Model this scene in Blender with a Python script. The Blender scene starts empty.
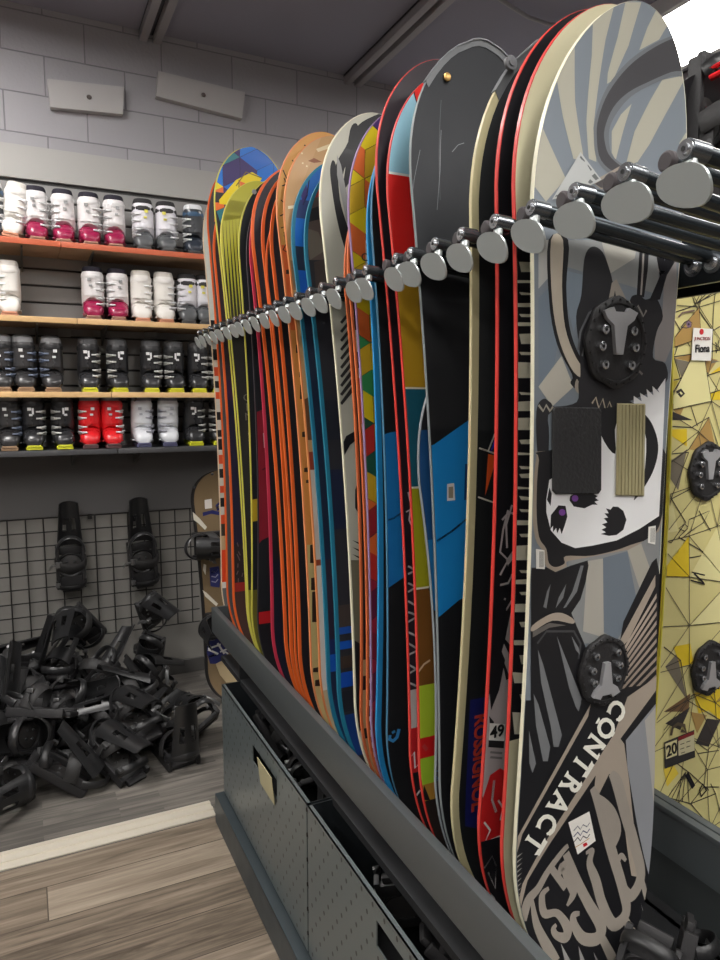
import bpy, bmesh, math, random
from mathutils.geometry import tessellate_polygon
from mathutils import Vector, Matrix, Euler
random.seed(7)
C = bpy.context.scene.collection
PI = math.pi
# ---------------------------------------------------------------- calibration (camera of the photo)
FP = 700.0; H = 1.55
TH = math.atan(340/math.hypot(700, 80)); PH = math.atan(80/700)
Fh = Vector((math.sin(TH), math.cos(TH), 0)); RV = Vector((math.cos(TH), -math.sin(TH), 0)); ZV = Vector((0, 0, 1))
FV = math.cos(PH)*Fh - math.sin(PH)*ZV; UV = math.cos(PH)*ZV + math.sin(PH)*Fh
EYE = Vector((0, 0, H))
def ray(px, py): return FV*FP + RV*(px-360) - UV*(py-480)
def onx(px, py, x): r = ray(px, py); return EYE + r*(x/r.x)
def ony(px, py, y): r = ray(px, py); return EYE + r*(y/r.y)
def onz(px, py, z): r = ray(px, py); return EYE + r*((z-H)/r.z)
# ---------------------------------------------------------------- materials
def lin(c):
    c = c/255.0
    return c/12.92 if c <= .04045 else ((c+.055)/1.055)**2.4
MC = {}
def M(col, rough=.5, metal=0.0, coat=0.0, bump=0.0, bscale=200, emit=0):
    key = (tuple(col), rough, metal, coat, bump, bscale, emit)
    if key in MC: return MC[key]
    m = bpy.data.materials.new('paint'); m.use_nodes = True
    nt = m.node_tree; b = nt.nodes['Principled BSDF']
    rgb = tuple(lin(v) for v in col) + (1,)
    b.inputs['Base Color'].default_value = rgb
    b.inputs['Roughness'].default_value = rough
    b.inputs['Metallic'].default_value = metal
    b.inputs['Coat Weight'].default_value = coat
    b.inputs['Coat Roughness'].default_value = .12
    if emit:
        b.inputs['Emission Color'].default_value = (1, .975, .945, 1)
        b.inputs['Emission Strength'].default_value = emit
    n = nt.nodes.new('ShaderNodeTexNoise'); n.inputs['Scale'].default_value = bscale if bump else 14
    tc = nt.nodes.new('ShaderNodeTexCoord'); nt.links.new(tc.outputs['Object'], n.inputs['Vector'])
    if bump:
        bp = nt.nodes.new('ShaderNodeBump'); bp.inputs['Strength'].default_value = bump; bp.inputs['Distance'].default_value = .002
        nt.links.new(n.outputs['Fac'], bp.inputs['Height']); nt.links.new(bp.outputs['Normal'], b.inputs['Normal'])
    else:
        mr = nt.nodes.new('ShaderNodeMapRange'); mr.inputs['To Min'].default_value = max(0, rough-.06); mr.inputs['To Max'].default_value = min(1, rough+.08)
        nt.links.new(n.outputs['Fac'], mr.inputs['Value']); nt.links.new(mr.outputs['Result'], b.inputs['Roughness'])
    MC[key] = m; return m
def nodes_mat(fn):
    m = bpy.data.materials.new('surface'); m.use_nodes = True
    fn(m.node_tree, m.node_tree.nodes['Principled BSDF']); return m
def RGB(*c): return tuple(lin(v) for v in c)+(1,)
def plank_mat(cols, length, width, dark, bumpy=.3, seam=.004):
    def fn(nt, b):
        N = nt.nodes.new; L = nt.links.new
        tc = N('ShaderNodeTexCoord')
        br = N('ShaderNodeTexBrick'); br.offset = .37; br.inputs['Scale'].default_value = 1
        br.inputs['Brick Width'].default_value = length; br.inputs['Row Height'].default_value = width
        br.inputs['Mortar Size'].default_value = seam; br.inputs['Mortar Smooth'].default_value = .1
        br.inputs['Color1'].default_value = (0, 0, 0, 1); br.inputs['Color2'].default_value = (1, 1, 1, 1); br.inputs['Mortar'].default_value = (.5, .5, .5, 1)
        L(tc.outputs['Object'], br.inputs['Vector'])
        mp = N('ShaderNodeMapping'); mp.inputs['Scale'].default_value = (1.6, 26, 1)
        ad = N('ShaderNodeVectorMath'); ad.operation = 'ADD'; L(tc.outputs['Object'], ad.inputs[0])
        sc = N('ShaderNodeVectorMath'); sc.operation = 'SCALE'; sc.inputs['Scale'].default_value = 7; L(br.outputs['Color'], sc.inputs[0]); L(sc.outputs[0], ad.inputs[1])
        L(ad.outputs[0], mp.inputs['Vector'])
        nz = N('ShaderNodeTexNoise'); nz.inputs['Scale'].default_value = 1.5; nz.inputs['Detail'].default_value = 7; nz.inputs['Roughness'].default_value = .62; nz.inputs['Distortion'].default_value = .6
        L(mp.outputs[0], nz.inputs['Vector'])
        mx = N('ShaderNodeMath'); mx.operation = 'MULTIPLY_ADD'; mx.inputs[1].default_value = .4; L(br.outputs['Color'], mx.inputs[0]); 
        m2 = N('ShaderNodeMath'); m2.operation = 'MULTIPLY_ADD'; m2.inputs[1].default_value = 1.5; m2.inputs[2].default_value = -.45; L(nz.outputs['Fac'], m2.inputs[0]); L(m2.outputs[0], mx.inputs[2])
        cr = N('ShaderNodeValToRGB'); e = cr.color_ramp.elements
        e[0].color = RGB(*cols[0]); e[0].position = .12; e[1].color = RGB(*cols[2]); e[1].position = .88
        k = cr.color_ramp.elements.new(.5); k.color = RGB(*cols[1])
        L(mx.outputs[0], cr.inputs['Fac'])
        mm = N('ShaderNodeMix'); mm.data_type = 'RGBA'; L(br.outputs['Fac'], mm.inputs['Factor']); L(cr.outputs['Color'], mm.inputs['A']); mm.inputs['B'].default_value = RGB(*dark)
        L(mm.outputs['Result'], b.inputs['Base Color']); b.inputs['Roughness'].default_value = .5
        bp = N('ShaderNodeBump'); bp.inputs['Strength'].default_value = bumpy; bp.inputs['Distance'].default_value = .002
        L(nz.outputs['Fac'], bp.inputs['Height']); L(bp.outputs['Normal'], b.inputs['Normal'])
    return nodes_mat(fn)
def block_mat():
    def fn(nt, b):
        N = nt.nodes.new; L = nt.links.new
        tc = N('ShaderNodeTexCoord'); sx = N('ShaderNodeSeparateXYZ'); L(tc.outputs['Object'], sx.inputs[0])
        cb = N('ShaderNodeCombineXYZ'); L(sx.outputs['X'], cb.inputs['X']); L(sx.outputs['Z'], cb.inputs['Y'])
        mp = N('ShaderNodeMapping'); mp.inputs['Location'].default_value = (0, -.035, 0); L(cb.outputs[0], mp.inputs['Vector'])
        br = N('ShaderNodeTexBrick'); br.inputs['Scale'].default_value = 1; br.inputs['Brick Width'].default_value = .375; br.inputs['Row Height'].default_value = .187
        br.inputs['Mortar Size'].default_value = .004; br.inputs['Mortar Smooth'].default_value = .6; L(mp.outputs[0], br.inputs['Vector'])
        br.inputs['Color1'].default_value = RGB(166, 164, 168); br.inputs['Color2'].default_value = RGB(160, 158, 162); br.inputs['Mortar'].default_value = RGB(132, 130, 134)
        L(br.outputs['Color'], b.inputs['Base Color']); b.inputs['Roughness'].default_value = .75
        nz = N('ShaderNodeTexNoise'); nz.inputs['Scale'].default_value = 55; nz.inputs['Detail'].default_value = 5; L(tc.outputs['Object'], nz.inputs['Vector'])
        iv = N('ShaderNodeMath'); iv.operation = 'MULTIPLY_ADD'; iv.inputs[1].default_value = -2.2; L(br.outputs['Fac'], iv.inputs[0]); L(nz.outputs['Fac'], iv.inputs[2])
        bp = N('ShaderNodeBump'); bp.inputs['Strength'].default_value = .55; bp.inputs['Distance'].default_value = .004; L(iv.outputs[0], bp.inputs['Height']); L(bp.outputs['Normal'], b.inputs['Normal'])
    return nodes_mat(fn)
def perf_mat():     # powder coated steel pierced with small slots (X = const face, coordinates Y, Z)
    def fn(nt, b):
        N = nt.nodes.new; L = nt.links.new
        def mth(op, a, c=None, d=None):
            n = N('ShaderNodeMath'); n.operation = op
            for i, v in enumerate((a, c, d)):
                if v is None: continue
                if isinstance(v, (int, float)): n.inputs[i].default_value = v
                else: L(v, n.inputs[i])
            return n.outputs[0]
        tc = N('ShaderNodeTexCoord'); sx = N('ShaderNodeSeparateXYZ'); L(tc.outputs['Object'], sx.inputs[0])
        P, Q = .052, .034
        row = mth('FLOOR', mth('DIVIDE', sx.outputs['Z'], Q))
        off = mth('MULTIPLY', mth('MODULO', mth('ABSOLUTE', row), 2.0), .5)
        u = mth('SUBTRACT', mth('FRACT', mth('ADD', mth('DIVIDE', sx.outputs['Y'], P), off)), .5)
        v = mth('SUBTRACT', mth('FRACT', mth('DIVIDE', sx.outputs['Z'], Q)), .5)
        d = mth('ADD', mth('POWER', mth('DIVIDE', u, .085), 2.0), mth('POWER', mth('DIVIDE', v, .17), 2.0))
        inside = mth('LESS_THAN', d, 1.0)
        zz = mth('LESS_THAN', sx.outputs['Z'], .40)
        f = mth('MULTIPLY', inside, zz)
        mm = N('ShaderNodeMix'); mm.data_type = 'RGBA'; L(f, mm.inputs['Factor']); mm.inputs['A'].default_value = RGB(104, 112, 113); mm.inputs['B'].default_value = RGB(14, 14, 15)
        L(mm.outputs['Result'], b.inputs['Base Color']); b.inputs['Roughness'].default_value = .33; b.inputs['Metallic'].default_value = .3
        nz = N('ShaderNodeTexNoise'); nz.inputs['Scale'].default_value = 300; L(tc.outputs['Object'], nz.inputs['Vector'])
        bp = N('ShaderNodeBump'); bp.inputs['Strength'].default_value = .08; bp.inputs['Distance'].default_value = .001; L(nz.outputs['Fac'], bp.inputs['Height']); L(bp.outputs['Normal'], b.inputs['Normal'])
    return nodes_mat(fn)
STEEL = M((100, 104, 103), .4, .3, bump=.06, bscale=300)
STEELD = M((48, 52, 55), .4, .4, bump=.06, bscale=300)
CHROME = M((205, 207, 210), .2, .95); CHROMED = M((120, 124, 128), .22, .9)
ZINC = M((188, 194, 193), .34, .55); RUB = M((58, 52, 54), .7); BLK = M((20, 20, 22), .35); BLKM = M((34, 33, 34), .55, bump=.25, bscale=250)
CHAR = M((52, 50, 49), .5); WHT = M((232, 232, 230), .4)
# ---------------------------------------------------------------- mesh helper
class MB:
    def __init__(s): s.v = []; s.f = []; s.mi = []; s.mats = []
    def m(s, mat):
        if mat not in s.mats: s.mats.append(mat)
        return s.mats.index(mat)
    def add(s, vs, fs, mat=None, tf=None):
        o = len(s.v); s.v += [tuple((tf @ Vector(p)) if tf else p) for p in vs]
        i = s.m(mat) if mat else 0
        for f in fs: s.f.append([o+k for k in f]); s.mi.append(i)
    def box(s, a, b, mat=None, bev=0.0, tf=None):
        x0, y0, z0 = a; x1, y1, z1 = b
        if bev <= 0:
            vs = [(x, y, z) for z in (z0, z1) for y in (y0, y1) for x in (x0, x1)]
            s.add(vs, [(0, 2, 3, 1), (4, 5, 7, 6), (0, 1, 5, 4), (2, 6, 7, 3), (0, 4, 6, 2), (1, 3, 7, 5)], mat, tf)
        else:
            bm = bmesh.new(); bmesh.ops.create_cube(bm, size=1)
            for v in bm.verts: v.co = Vector(((x0+x1)/2+v.co.x*(x1-x0), (y0+y1)/2+v.co.y*(y1-y0), (z0+z1)/2+v.co.z*(z1-z0)))
            bmesh.ops.bevel(bm, geom=bm.edges[:], offset=bev, segments=2, affect='EDGES', profile=.6)
            s.add([tuple(v.co) for v in bm.verts], [[v.index for v in f.verts] for f in bm.faces], mat, tf); bm.free()
    def rings(s, rings, mat=None, closed=True, cap=True, tf=None):
        n = len(rings[0]); vs = [p for r in rings for p in r]; fs = []
        for i in range(len(rings)-1):
            for j in range(n if closed else n-1):
                k = (j+1) % n; fs.append((i*n+j, i*n+k, (i+1)*n+k, (i+1)*n+j))
        if cap and closed: fs.append(tuple(range(n-1, -1, -1))); fs.append(tuple(range((len(rings)-1)*n, len(rings)*n)))
        s.add(vs, fs, mat, tf)
    def tube(s, path, r, mat=None, n=8, tf=None, flat=None, cap=True):
        P = [Vector(p) for p in path]; R = []
        up = Vector((0, 0, 1)); t0 = (P[1]-P[0]).normalized()
        if abs(t0.dot(up)) > .9: up = Vector((1, 0, 0))
        nrm = (up - t0*up.dot(t0)).normalized()
        for i, p in enumerate(P):
            t = (P[min(i+1, len(P)-1)]-P[max(i-1, 0)]).normalized()
            nrm = (nrm - t*nrm.dot(t)).normalized(); bn = t.cross(nrm)
            rr = r[i] if isinstance(r, (list, tuple)) else r
            a, b = (rr, rr) if flat is None else (rr, flat)
            R.append([tuple(p + nrm*math.cos(2*PI*k/n)*a + bn*math.sin(2*PI*k/n)*b) for k in range(n)])
        s.rings(R, mat, cap=cap, tf=tf)
    def cyl(s, p0, p1, r, mat=None, n=16, tf=None): s.tube([p0, p1], r, mat, n, tf)
    def sheet(s, P, t, mat=None, tf=None):   # grid of points thickened along local normal by t
        nr, nc = len(P), len(P[0]); V = [[Vector(q) for q in r] for r in P]; top = []
        for i in range(nr):
            rr = []
            for j in range(nc):
                a = V[min(i+1, nr-1)][j]-V[max(i-1, 0)][j]; b = V[i][min(j+1, nc-1)]-V[i][max(j-1, 0)]
                n_ = a.cross(b); n_ = n_.normalized() if n_.length > 1e-9 else Vector((0, 0, 1))
                rr.append(V[i][j]+n_*t)
            top.append(rr)
        vs = [tuple(q) for r in V for q in r]+[tuple(q) for r in top for q in r]; K = nr*nc; fs = []
        for i in range(nr-1):
            for j in range(nc-1):
                a, b, c, d = i*nc+j, i*nc+j+1, (i+1)*nc+j+1, (i+1)*nc+j
                fs += [(a, d, c, b), (K+a, K+b, K+c, K+d)]
        for i in range(nr-1):
            for j in (0, nc-1):
                a, b = i*nc+j, (i+1)*nc+j; fs.append((a, b, K+b, K+a) if j else (b, a, K+a, K+b))
        for j in range(nc-1):
            for i in (0, nr-1):
                a, b = i*nc+j, i*nc+j+1; fs.append((b, a, K+a, K+b) if i else (a, b, K+b, K+a))
        s.add(vs, fs, mat, tf)
    def mesh(s, name, mat=None, smooth=None):
        me = bpy.data.meshes.new(name); me.from_pydata(s.v, [], s.f)
        if not s.mats: s.mats = [mat]
        for m_ in s.mats: me.materials.append(m_)
        me.polygons.foreach_set('material_index', s.mi)
        me.update()
        if smooth is not None:
            me.polygons.foreach_set('use_smooth', [True]*len(me.polygons))
            me.set_sharp_from_angle(angle=math.radians(smooth))
        return me
    def build(s, name, mat=None, parent=None, smooth=38):
        o = bpy.data.objects.new(name, s.mesh(name, mat, smooth)); C.objects.link(o)
        if parent: o.parent = parent
        return o
def tag(o, label=None, cat=None, group=None, kind=None):
    if label: o['label'] = label
    if cat: o['category'] = cat
    if group: o['group'] = group
    if kind: o['kind'] = kind
    return o
def empty(name, loc, rot=(0, 0, 0), label=None, cat=None, group=None):
    o = bpy.data.objects.new(name, None); C.objects.link(o); o.location = loc; o.rotation_euler = rot; o.empty_display_size = .05
    return tag(o, label, cat, group)
def copy_tree(o, parent=None):
    c = o.copy(); C.objects.link(c); c.parent = parent
    for ch in [x for x in o.children]: copy_tree(ch, c)
    return c
def sel(cx, cy, a, b, n=24, e=2.0, z=None):   # superellipse ring in XY
    out = []
    for k in range(n):
        t = 2*PI*k/n; ct, st = math.cos(t), math.sin(t)
        out.append((cx+a*math.copysign(abs(ct)**(2/e), ct), cy+b*math.copysign(abs(st)**(2/e), st), z))
    return out
# ================================================================ ROOM
WY = 3.93; CZ = 3.43; XL, XR, YB = -3.4, 4.2, -3.6
def struct(name, mb, mat, smooth=None): return tag(mb.build(name, mat, None, smooth), kind='structure')
b = MB(); b.box((XL, YB, -.1), (XR, 2.45, 0)); struct('floor', b, plank_mat(((74, 64, 53), (124, 111, 96), (158, 145, 128)), 1.25, .165, (74, 64, 54), .3, .002))
b = MB(); b.box((XL, 2.45, -.1), (XR, WY+.1, 0)); struct('floor', b, plank_mat(((58, 55, 52), (92, 88, 83), (128, 122, 114)), .42, .062, (70, 66, 62), .5, 0))
b = MB(); b.box((XL, 2.455, .0), (.585, 2.56, .006), bev=.002); b.box((XL, 2.49, .006), (.585, 2.51, .011), bev=.002); b.box((XL, 2.535, .006), (.585, 2.548, .010), bev=.002)
struct('trim_1', b, M((214, 206, 190), .35, .25))
b = MB(); b.box((XL, WY, 0), (XR, WY+.12, CZ)); struct('wall_back', b, block_mat())
PAINT = M((128, 126, 126), .8, bump=.2, bscale=60)
b = MB(); b.box((XL-.1, YB, 0), (XL, WY, CZ)); struct('wall_left', b, PAINT)
b = MB(); b.box((XR, YB, 0), (XR+.1, WY, CZ)); struct('wall_right', b, PAINT)
b = MB(); b.box((XL, YB-.1, 0), (XR, YB, CZ)); struct('wall_front', b, PAINT)
b = MB(); b.box((XL-.1, YB-.1, CZ), (XR+.1, WY+.12, CZ+.1)); struct('ceiling', b, M((142, 141, 154), .85, bump=.15, bscale=30))
# white board strip over the slatwall, plain panel, baseboard
b = MB(); b.box((XL, WY-.022, 2.62), (XR, WY, 2.778), bev=.003); struct('trim_2', b, M((172, 170, 166), .6, bump=.4, bscale=20))
sb = MB(); z = 1.30
SLAT = M((140, 138, 136), .55, bump=.15, bscale=90)
while z < 2.6: sb.box((XL, WY-.02, z), (XR, WY-.003, z+.072), SLAT, bev=.003); z += .082
sb.box((XL, WY-.006, 1.26), (XR, WY-.001, 2.62), M((60, 59, 58), .8)); struct('trim_3', sb, SLAT)
b = MB(); b.box((XL, WY-.03, .95), (XR, WY, 1.27), bev=.004); struct('trim_4', b, M((92, 90, 90), .6, bump=.1, bscale=60))
b = MB(); b.box((XL, WY-.012, .078), (XR, WY, .95)); struct('trim_5', b, M((128, 125, 120), .6, bump=.2, bscale=50))
b = MB(); b.box((XL, WY-.03, 0), (XR, WY-.0, .078), bev=.004); struct('baseboard_back', b, M((70, 68, 66), .5))
# ceiling channels
for i, x in enumerate((.70, 1.85, 3.6)):
    b = MB(); g = M((150, 147, 150), .6); b.box((x-.06, .2, CZ-.05), (x-.02, WY, CZ), g, bev=.003); b.box((x+.01, .2, CZ-.05), (x+.05, WY, CZ), g, bev=.003); b.box((x-.06, .2, CZ-.012), (x+.05, WY, CZ), M((70, 68, 74), .7))
    tag(b.build('trim_%d' % (6+i), g, None, 30), kind='structure')
P = [onz(x, y, CZ-.03) for x, y in ((492, -6), (510, 6), (528, 17), (548, 24), (566, 26), (600, 24), (640, 14))]
b = MB(); b.tube(P, .009, M((150, 148, 152), .5), 8)
tag(b.build('ceiling_cable'), 'pale cable drooping along the dark ceiling above the boards', 'cable')
# lights
def fixture(x0, x1, y0, y1, z, e, label, group):
    o = empty('fluorescent_light', ((x0+x1)/2, (y0+y1)/2, z), label=label, cat='light', group=group)
    w, d = (x1-x0)/2, (y1-y0)/2
    h = MB(); 
    for a in ((-w-.03, -d-.03, -w, d+.03), (w, -d-.03, w+.03, d+.03), (-w, -d-.03, w, -d), (-w, d, w, d+.03)): h.box((a[0], a[1], -.03), (a[2], a[3], .045))
    h.box((-w, -d, .03), (w, d, .045)); h.build('housing', M((225, 225, 225), .5), o)
    q = MB(); q.box((-w, -d, -.022), (w, d, -.012)); q.build('diffuser', M((255, 252, 245), .5, emit=e), o)
    return o
fixture(2.84, 3.34, 1.3, 3.7, CZ-.045, 9, 'glowing fluorescent ceiling light behind the tip of the front board', None)
k = 'added fluorescent ceiling light out of view, brightening the shop'
for (x0, x1, y0, y1, e) in ((-.65, -.3, 1.6, 3.2, 17), (-1.9, -1.55, -.4, 2.0, 13), (.55, .9, -1.9, .5, 13), (-1.3, -.95, -3.2, -.8, 10), (2.2, 2.6, -2.4, 0, 10)):  # unseen fixtures, added to brighten the back wall, boots and rack side
    fixture(x0, x1, y0, y1, CZ-.045, e, k, 'added fluorescent lights out of view')
# white blocks screwed on the wall
def wall_block(pts, label):
    P3 = [ony(x, y, WY) for x, y in pts]; c = sum(P3, Vector())/4
    o = empty('wall_board', (c.x, WY-.04, c.z), label=label, cat='board')
    q = MB(); vs = [(p.x-c.x, d, p.z-c.z) for d in (0.0, .04) for p in P3]
    q.add(vs, [(3, 2, 1, 0), (4, 5, 6, 7), (0, 1, 5, 4), (1, 2, 6, 5), (2, 3, 7, 6), (3, 0, 4, 7)]); q.build('panel', M((180, 177, 176), .6, bump=.2, bscale=40), o, None)
    q = MB(); q.tube([(.01, -.002, .0), (.01, -.012, .0)], [.012, .007], None, 12); q.build('screw', M((120, 112, 108), .4, .6), o)
wall_block(((47, 82), (123, 90), (122, 117), (50, 110)), 'short pale board screwed flat high on the block wall')
wall_block(((157, 74), (243, 95), (240, 121), (155, 99)), 'tilted pale board screwed to the block wall, the right one of two')
# ================================================================ SHELVES
def shelf(x0, x1, z, edgecol, plank, label, metal=False):
    o = empty('wall_shelf', ((x0+x1)/2, WY-.02, z), label=label, cat='shelf', group=None)
    q = MB(); w = (x1-x0)/2
    q.box((-w, -.305, -.022), (w, 0, 0), plank, bev=.002); q.build('board', None, o)
    q = MB(); q.box((-w, -.312, -.024), (w, -.305, .002), None, bev=.002); q.build('edge_band', edgecol, o)
    for bx in (-w*.75, w*.75):
        q = MB(); q.add([(bx-.004, -.0, -.022), (bx-.004, -.27, -.022), (bx-.004, -.27, -.032), (bx-.004, 0, -.10), (bx+.004, -.0, -.022), (bx+.004, -.27, -.022), (bx+.004, -.27, -.032), (bx+.004, 0, -.10)],
              [(0, 1, 2, 3), (7, 6, 5, 4), (0, 4, 5, 1), (1, 5, 6, 2), (2, 6, 7, 3), (3, 7, 4, 0)]); q.build('bracket', M((96, 94, 92), .5, .4), o, None)
WOOD = M((168, 140, 112), .55, bump=.2, bscale=30)
Z1, Z2, Z3, Z4 = 2.275, 1.93, 1.586, 1.312
rows = [(Z1, M((190, 92, 58), .5), WOOD, 'top'), (Z2, M((206, 168, 118), .5), WOOD, 'second'), (Z3, M((214, 176, 124), .5), WOOD, 'third'), (Z4, M((80, 80, 82), .4, .3), M((60, 60, 62), .45, .2), 'bottom')]
for z, e, w, nm in rows:
    sx = {'top': .205, 'second': .26, 'third': .40, 'bottom': .42}[nm]
    c = {'top': 'orange edged wooden', 'second': 'tan wooden', 'third': 'pale wooden', 'bottom': 'dark grey metal'}[nm]
    shelf(-1.1, sx-.001, z, e, w, '%s boot shelf, left length of the %s row' % (c, nm)); shelf(sx+.001, 1.35, z, e, w, '%s boot shelf, right length of the %s row' % (c, nm))
def slat_clip(px, py, i):
    p = ony(px, py, WY-.02); o = MB(); o.box((p.x-.03, WY-.035, p.z-.03), (p.x+.03, WY-.0205, p.z+.025), None, bev=.003); o.box((p.x-.012, WY-.038, p.z-.028), (p.x+.012, WY-.035, p.z+.01))
    tag(o.build('price_holder', M((150, 148, 145), .4)), ['small clear price holder clipped under the second shelf, left of the pair', 'small clear price holder clipped under the second shelf, right of the pair'][i], 'price holder')
slat_clip(64, 331, 0); slat_clip(150, 331, 1)
# ================================================================ SKI BOOTS
def make_boot(kind):
    K = {
     'burgundy': dict(shell=(150, 30, 72), cuff=(226, 222, 222), liner=(30, 26, 40), sole=(150, 110, 90), buckle=(205, 205, 205), strap=(226, 224, 224)),
     'plain':    dict(shell=(222, 218, 212), cuff=(232, 228, 222), liner=(214, 208, 200), sole=(190, 130, 100), buckle=(225, 225, 225), strap=(228, 224, 220)),
     'greytoe':  dict(shell=(88, 90, 92), cuff=(228, 226, 232), liner=(40, 38, 40), sole=(70, 70, 70), buckle=(220, 220, 222), strap=(50, 48, 50)),
     'blackgrey': dict(shell=(52, 51, 52), cuff=(62, 61, 62), liner=(150, 150, 152), sole=(150, 120, 90), buckle=(120, 130, 150), strap=(40, 40, 42)),
     'blackyel': dict(shell=(48, 48, 50), cuff=(44, 44, 46), liner=(90, 90, 92), sole=(206, 206, 40), buckle=(200, 200, 196), strap=(36, 36, 38)),
     'red':      dict(shell=(214, 34, 40), cuff=(226, 38, 44), liner=(140, 142, 146), sole=(90, 60, 60), buckle=(225, 222, 222), strap=(222, 40, 44)),
     'silver':   dict(shell=(216, 218, 222), cuff=(222, 224, 228), liner=(140, 146, 160), sole=(80, 80, 110), buckle=(180, 180, 190), strap=(224, 226, 230)),
     'blackwhite': dict(shell=(50, 56, 66), cuff=(58, 60, 64), liner=(225, 225, 228), sole=(60, 60, 60), buckle=(225, 225, 225), strap=(60, 90, 120)),
    }[kind]
    o = empty('ski_boot', (0, 0, 0))
    g = lambda c, r=.28: M(c, r, 0, .3)
    q = MB(); q.box((-.034, .004, 0), (.034, .10, .014), bev=.003); q.box((-.032, .165, 0), (.032, .258, .018), bev=.003)
    q.box((-.030, .0, .012), (.030, .262, .022), bev=.003); q.build('sole', g(K['sole'], .5), o)
    R = []
    for y, w, h in ((.004, .022, .030), (.010, .033, .045), (.028, .041, .060), (.055, .045, .074), (.085, .046, .096), (.12, .045, .115), (.17, .044, .118), (.22, .042, .112), (.248, .036, .10), (.258, .024, .085)):
        ring = []
        for k in range(20):
            t = 2*PI*k/20; ct, st = math.cos(t), math.sin(t); e = 2.7
            ring.append((w*math.copysign(abs(ct)**(2/e), ct), y, .018+h/2+h/2*math.copysign(abs(st)**(2/e), st)))
        R.append(ring)
    q = MB(); q.rings(R); q.box((-.0475, .06, .030), (.0475, .20, .036), bev=.002); q.build('shell', g(K['shell']), o, 50)
    R = []
    for z, cy, a, bb in ((.058, .118, .043, .072), (.085, .112, .049, .074), (.12, .108, .050, .070), (.16, .100, .049, .064), (.20, .093, .048, .062), (.225, .089, .047, .060), (.232, .088, .044, .057)):
        ring = sel(0, cy, a, bb, 28, 2.5, z)
        ring = [(x, y, zz + (.5*(.11-abs(y-cy+.0))-.03 if i_ == -1 else 0) - (max(0, (cy-y))*.75 if z < .1 else 0)*-1 + (max(0, y-cy))*.25) for i_, (x, y, zz) in enumerate(ring)]
        R.append(ring)
    q = MB(); q.rings(R); q.build('cuff', g(K['cuff']), o, 50)
    R = []
    for z, cy, a, bb in ((.225, .092, .0445, .058), (.246, .092, .0435, .056), (.256, .092, .040, .052), (.254, .092, .034, .045), (.235, .092, .032, .043)):
        R.append([(x, y, zz+max(0, y-cy)*.35) for x, y, zz in sel(0, cy, a, bb, 28, 2.4, z)])
    q = MB(); q.rings(R); q.build('liner', M(K['liner'], .75), o, 60)
    # power strap and buckles
    q = MB(); pts = [(math.sin(t)*.0505, .094-math.cos(t)*.0655, .207+abs(math.sin(t))*.004) for t in [(-1.2+2.4*i/12) for i in range(13)]]
    q.tube(pts, .011, n=8, flat=.0022); q.build('power_strap', M(K['strap'], .6), o)
    side = 1
    for z, y0 in ((.180, .036), (.148, .040), (.105, .026), (.078, .022)):
        q = MB(); x1 = -.010; 
        q.box((.012, y0-.006+.0, z-.004), (.034, y0+.006, z+.004), bev=.002)
        q.tube([(.028, y0-.002, z), (.043, y0+.018, z-.004), (.049, y0+.040, z-.005)], .0055, n=6, flat=.003)
        q.tube([(.036, y0+.004, z+.002), (.050, y0+.02, z+.005)], .004, n=6)
        q.build('buckle', M(K['buckle'], .3, .5), o)
    if kind in ('blackyel', 'blackgrey', 'burgundy', 'red', 'silver', 'greytoe'):
        q = MB(); q.box((-.022, .0245, .186), (-.006, .027, .200)); q.box((-.016, .029, .160), (-.002, .032, .170)); 
        if kind == 'blackyel': q.box((-.004, .026, .168), (.004, .031, .198))
        q.build('logo', M({'burgundy': (150, 150, 150), 'greytoe': (220, 210, 90), 'silver': (170, 172, 180)}.get(kind, (225, 225, 225)), .5), o)
    return o
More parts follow.
